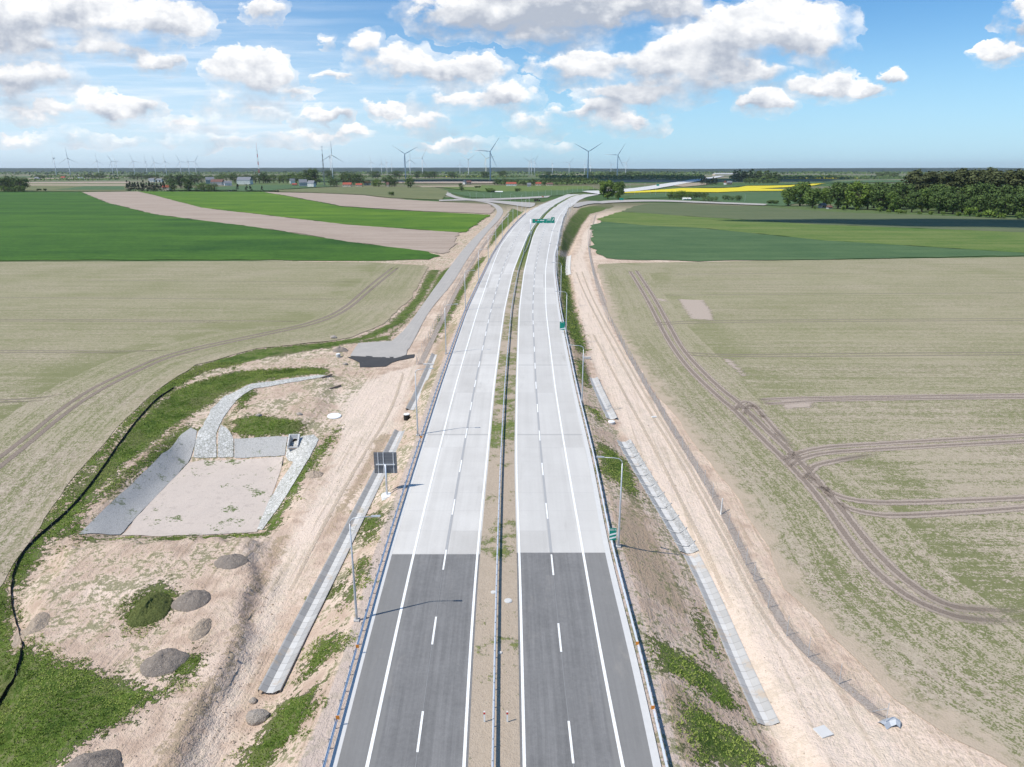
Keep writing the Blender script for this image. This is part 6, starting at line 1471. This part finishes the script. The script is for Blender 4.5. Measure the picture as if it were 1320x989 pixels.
dens = g.m('ADD', acc, g.m('ADD', g.m('MULTIPLY', g.m('SUBTRACT', n_a, .5), 1.0), g.m('MULTIPLY', g.m('SUBTRACT', n_c, .5), 1.2)))
dens = g.m('SUBTRACT', dens, g.m('ADD', .06, g.m('MULTIPLY', g.ss(v, -.15, -.7), .36)))
alpha = g.ss(dens, .15, g.ss(v, -.7, .3, 1.25, .40))
wisp = g.m('MULTIPLY', g.ss(dens, -.42, .35), g.m('MULTIPLY', g.ss(n_a, .34, .64), .7))
alpha = g.m('MAXIMUM', alpha, wisp)
alpha = g.m('MULTIPLY', alpha, g.ss(sw, .0, .012))
relief = g.m('MULTIPLY', g.m('SUBTRACT', n_a, n_b), 2.3)
lit = g.m('ADD', g.m('MULTIPLY', g.ss(v, -.6, .6), .80), g.m('ADD', .12, relief))
lit = g.m('SUBTRACT', lit, g.m('ADD', g.m('MULTIPLY', dkv, .40), g.m('MULTIPLY', g.m('MULTIPLY', g.ss(dens, .5, 1.2), g.ss(v, .25, -.6)), .30))); lit = g.m('ADD', lit, g.m('MULTIPLY', g.ss(dens, .75, .2), .20), clamp=True)
cc = g.mix(lit, (.43, .475, .56), (1.0, 1.0, 1.0))
# thin veil near the skyline
el = dz
veil = g.noise(g.vm('MULTIPLY', P2, (2.2, 34.0, 1.0)), 2.0, 5, .6)
va = g.m('MULTIPLY', g.ss(veil, .42, .75), g.m('MULTIPLY', g.ss(el, .0, .06), g.ss(el, .26, .07)))
left = g.ss(g.m('MULTIPLY', dx, iy), .05, -.35, .0, 1.0)
va = g.m('MULTIPLY', left, g.m('ADD', g.m('MULTIPLY', va, .55), g.m('MULTIPLY', g.ss(el, .26, .02), .40)))
hz = g.m('MULTIPLY', g.ss(el, .20, -.02), .62)
emh = nt.nodes.new('ShaderNodeBackground'); emh.inputs['Color'].default_value = (.56, .80, 1.0, 1); emh.inputs['Strength'].default_value = 1.0
emv = nt.nodes.new('ShaderNodeBackground'); emv.inputs['Color'].default_value = (.84, .91, 1.0, 1); emv.inputs['Strength'].default_value = .95
emc = nt.nodes.new('ShaderNodeBackground'); g.st(emc.inputs['Color'], cc); emc.inputs['Strength'].default_value = .96
def mixs(f, a, b):
    n = nt.nodes.new('ShaderNodeMixShader'); g.st(n.inputs[0], f); nt.links.new(a, n.inputs[1]); nt.links.new(b, n.inputs[2]); return n.outputs[0]
m1 = mixs(hz, bg.outputs[0], emh.outputs[0]); m2 = mixs(va, m1, emv.outputs[0])
front = g.m('MULTIPLY', g.ss(dy, .15, .3), g.ss(el, -.005, .004))
m3 = mixs(g.m('MULTIPLY', alpha, front), m2, emc.outputs[0])
nt.links.new(m3, out.inputs[0])

# two clouds added overhead, out of view, to throw shade on the far land
def shade_cloud(px, py, rx, ry, alt, rz, seed):
    T = ug(px, py); bm = bmesh.new(); bmesh.ops.create_icosphere(bm, subdivisions=4, radius=1)
    for v_ in bm.verts:
        q = v_.co.copy(); k = 1 + .45 * mnoise.noise(q * 1.4 + Vector((seed, 0, 0))) + .22 * mnoise.noise(q * 3.5 + Vector((seed, 3, 0))); v_.co = Vector((q.x * k * rx, q.y * k * ry, max(q.z, -.3) * k * min(rx, ry) * .7))
    me = bpy.data.meshes.new('cloud'); bm.to_mesh(me); bm.free(); me.materials.append(M['wallwhite']); me.polygons.foreach_set('use_smooth', [True] * len(me.polygons))
    o = bpy.data.objects.new('cloud', me); C.objects.link(o); o.location = Vector((T[0], T[1], 0)) + S * (alt / S.z); o.rotation_euler = (0, 0, rz); o['kind'] = 'stuff'
shade_cloud(1290, 289, 150, 42, 1100, R(-12), 2.0)
shade_cloud(800, 232, 900, 420, 1500, R(10), 5.0)

cam = bpy.data.cameras.new('camera'); cam.sensor_width = 36; cam.lens = F / 1320 * 36; cam.clip_end = 60000; cam.clip_start = .5
co = bpy.data.objects.new('camera', cam); C.objects.link(co); co.location = (0, 0, CH); co.rotation_euler = (R(90) - PITCH, 0, 0); sc.camera = co
# ------------------------------------------------------------------ air
hb = MB().box((0, 9000, 110), (40000, 40000, 260)).build('haze', None); hb['kind'] = 'stuff'
hm = bpy.data.materials.new('haze_air'); hm.use_nodes = True; hn = hm.node_tree; hn.nodes.clear(); ho = hn.nodes.new('ShaderNodeOutputMaterial'); pv = hn.nodes.new('ShaderNodeVolumePrincipled')
pv.inputs['Color'].default_value = (.88, .95, 1, 1); pv.inputs['Density'].default_value = HAZE; pv.inputs['Anisotropy'].default_value = .2
hn.links.new(pv.outputs[0], ho.inputs['Volume']); hb.data.materials.append(hm)
sc.view_settings.view_transform = 'Standard'; sc.view_settings.look = 'None'; sc.view_settings.exposure = .24; sc.view_settings.gamma = 1
sc.cycles.max_bounces = 6; sc.cycles.transparent_max_bounces = 12; sc.cycles.volume_bounces = 0
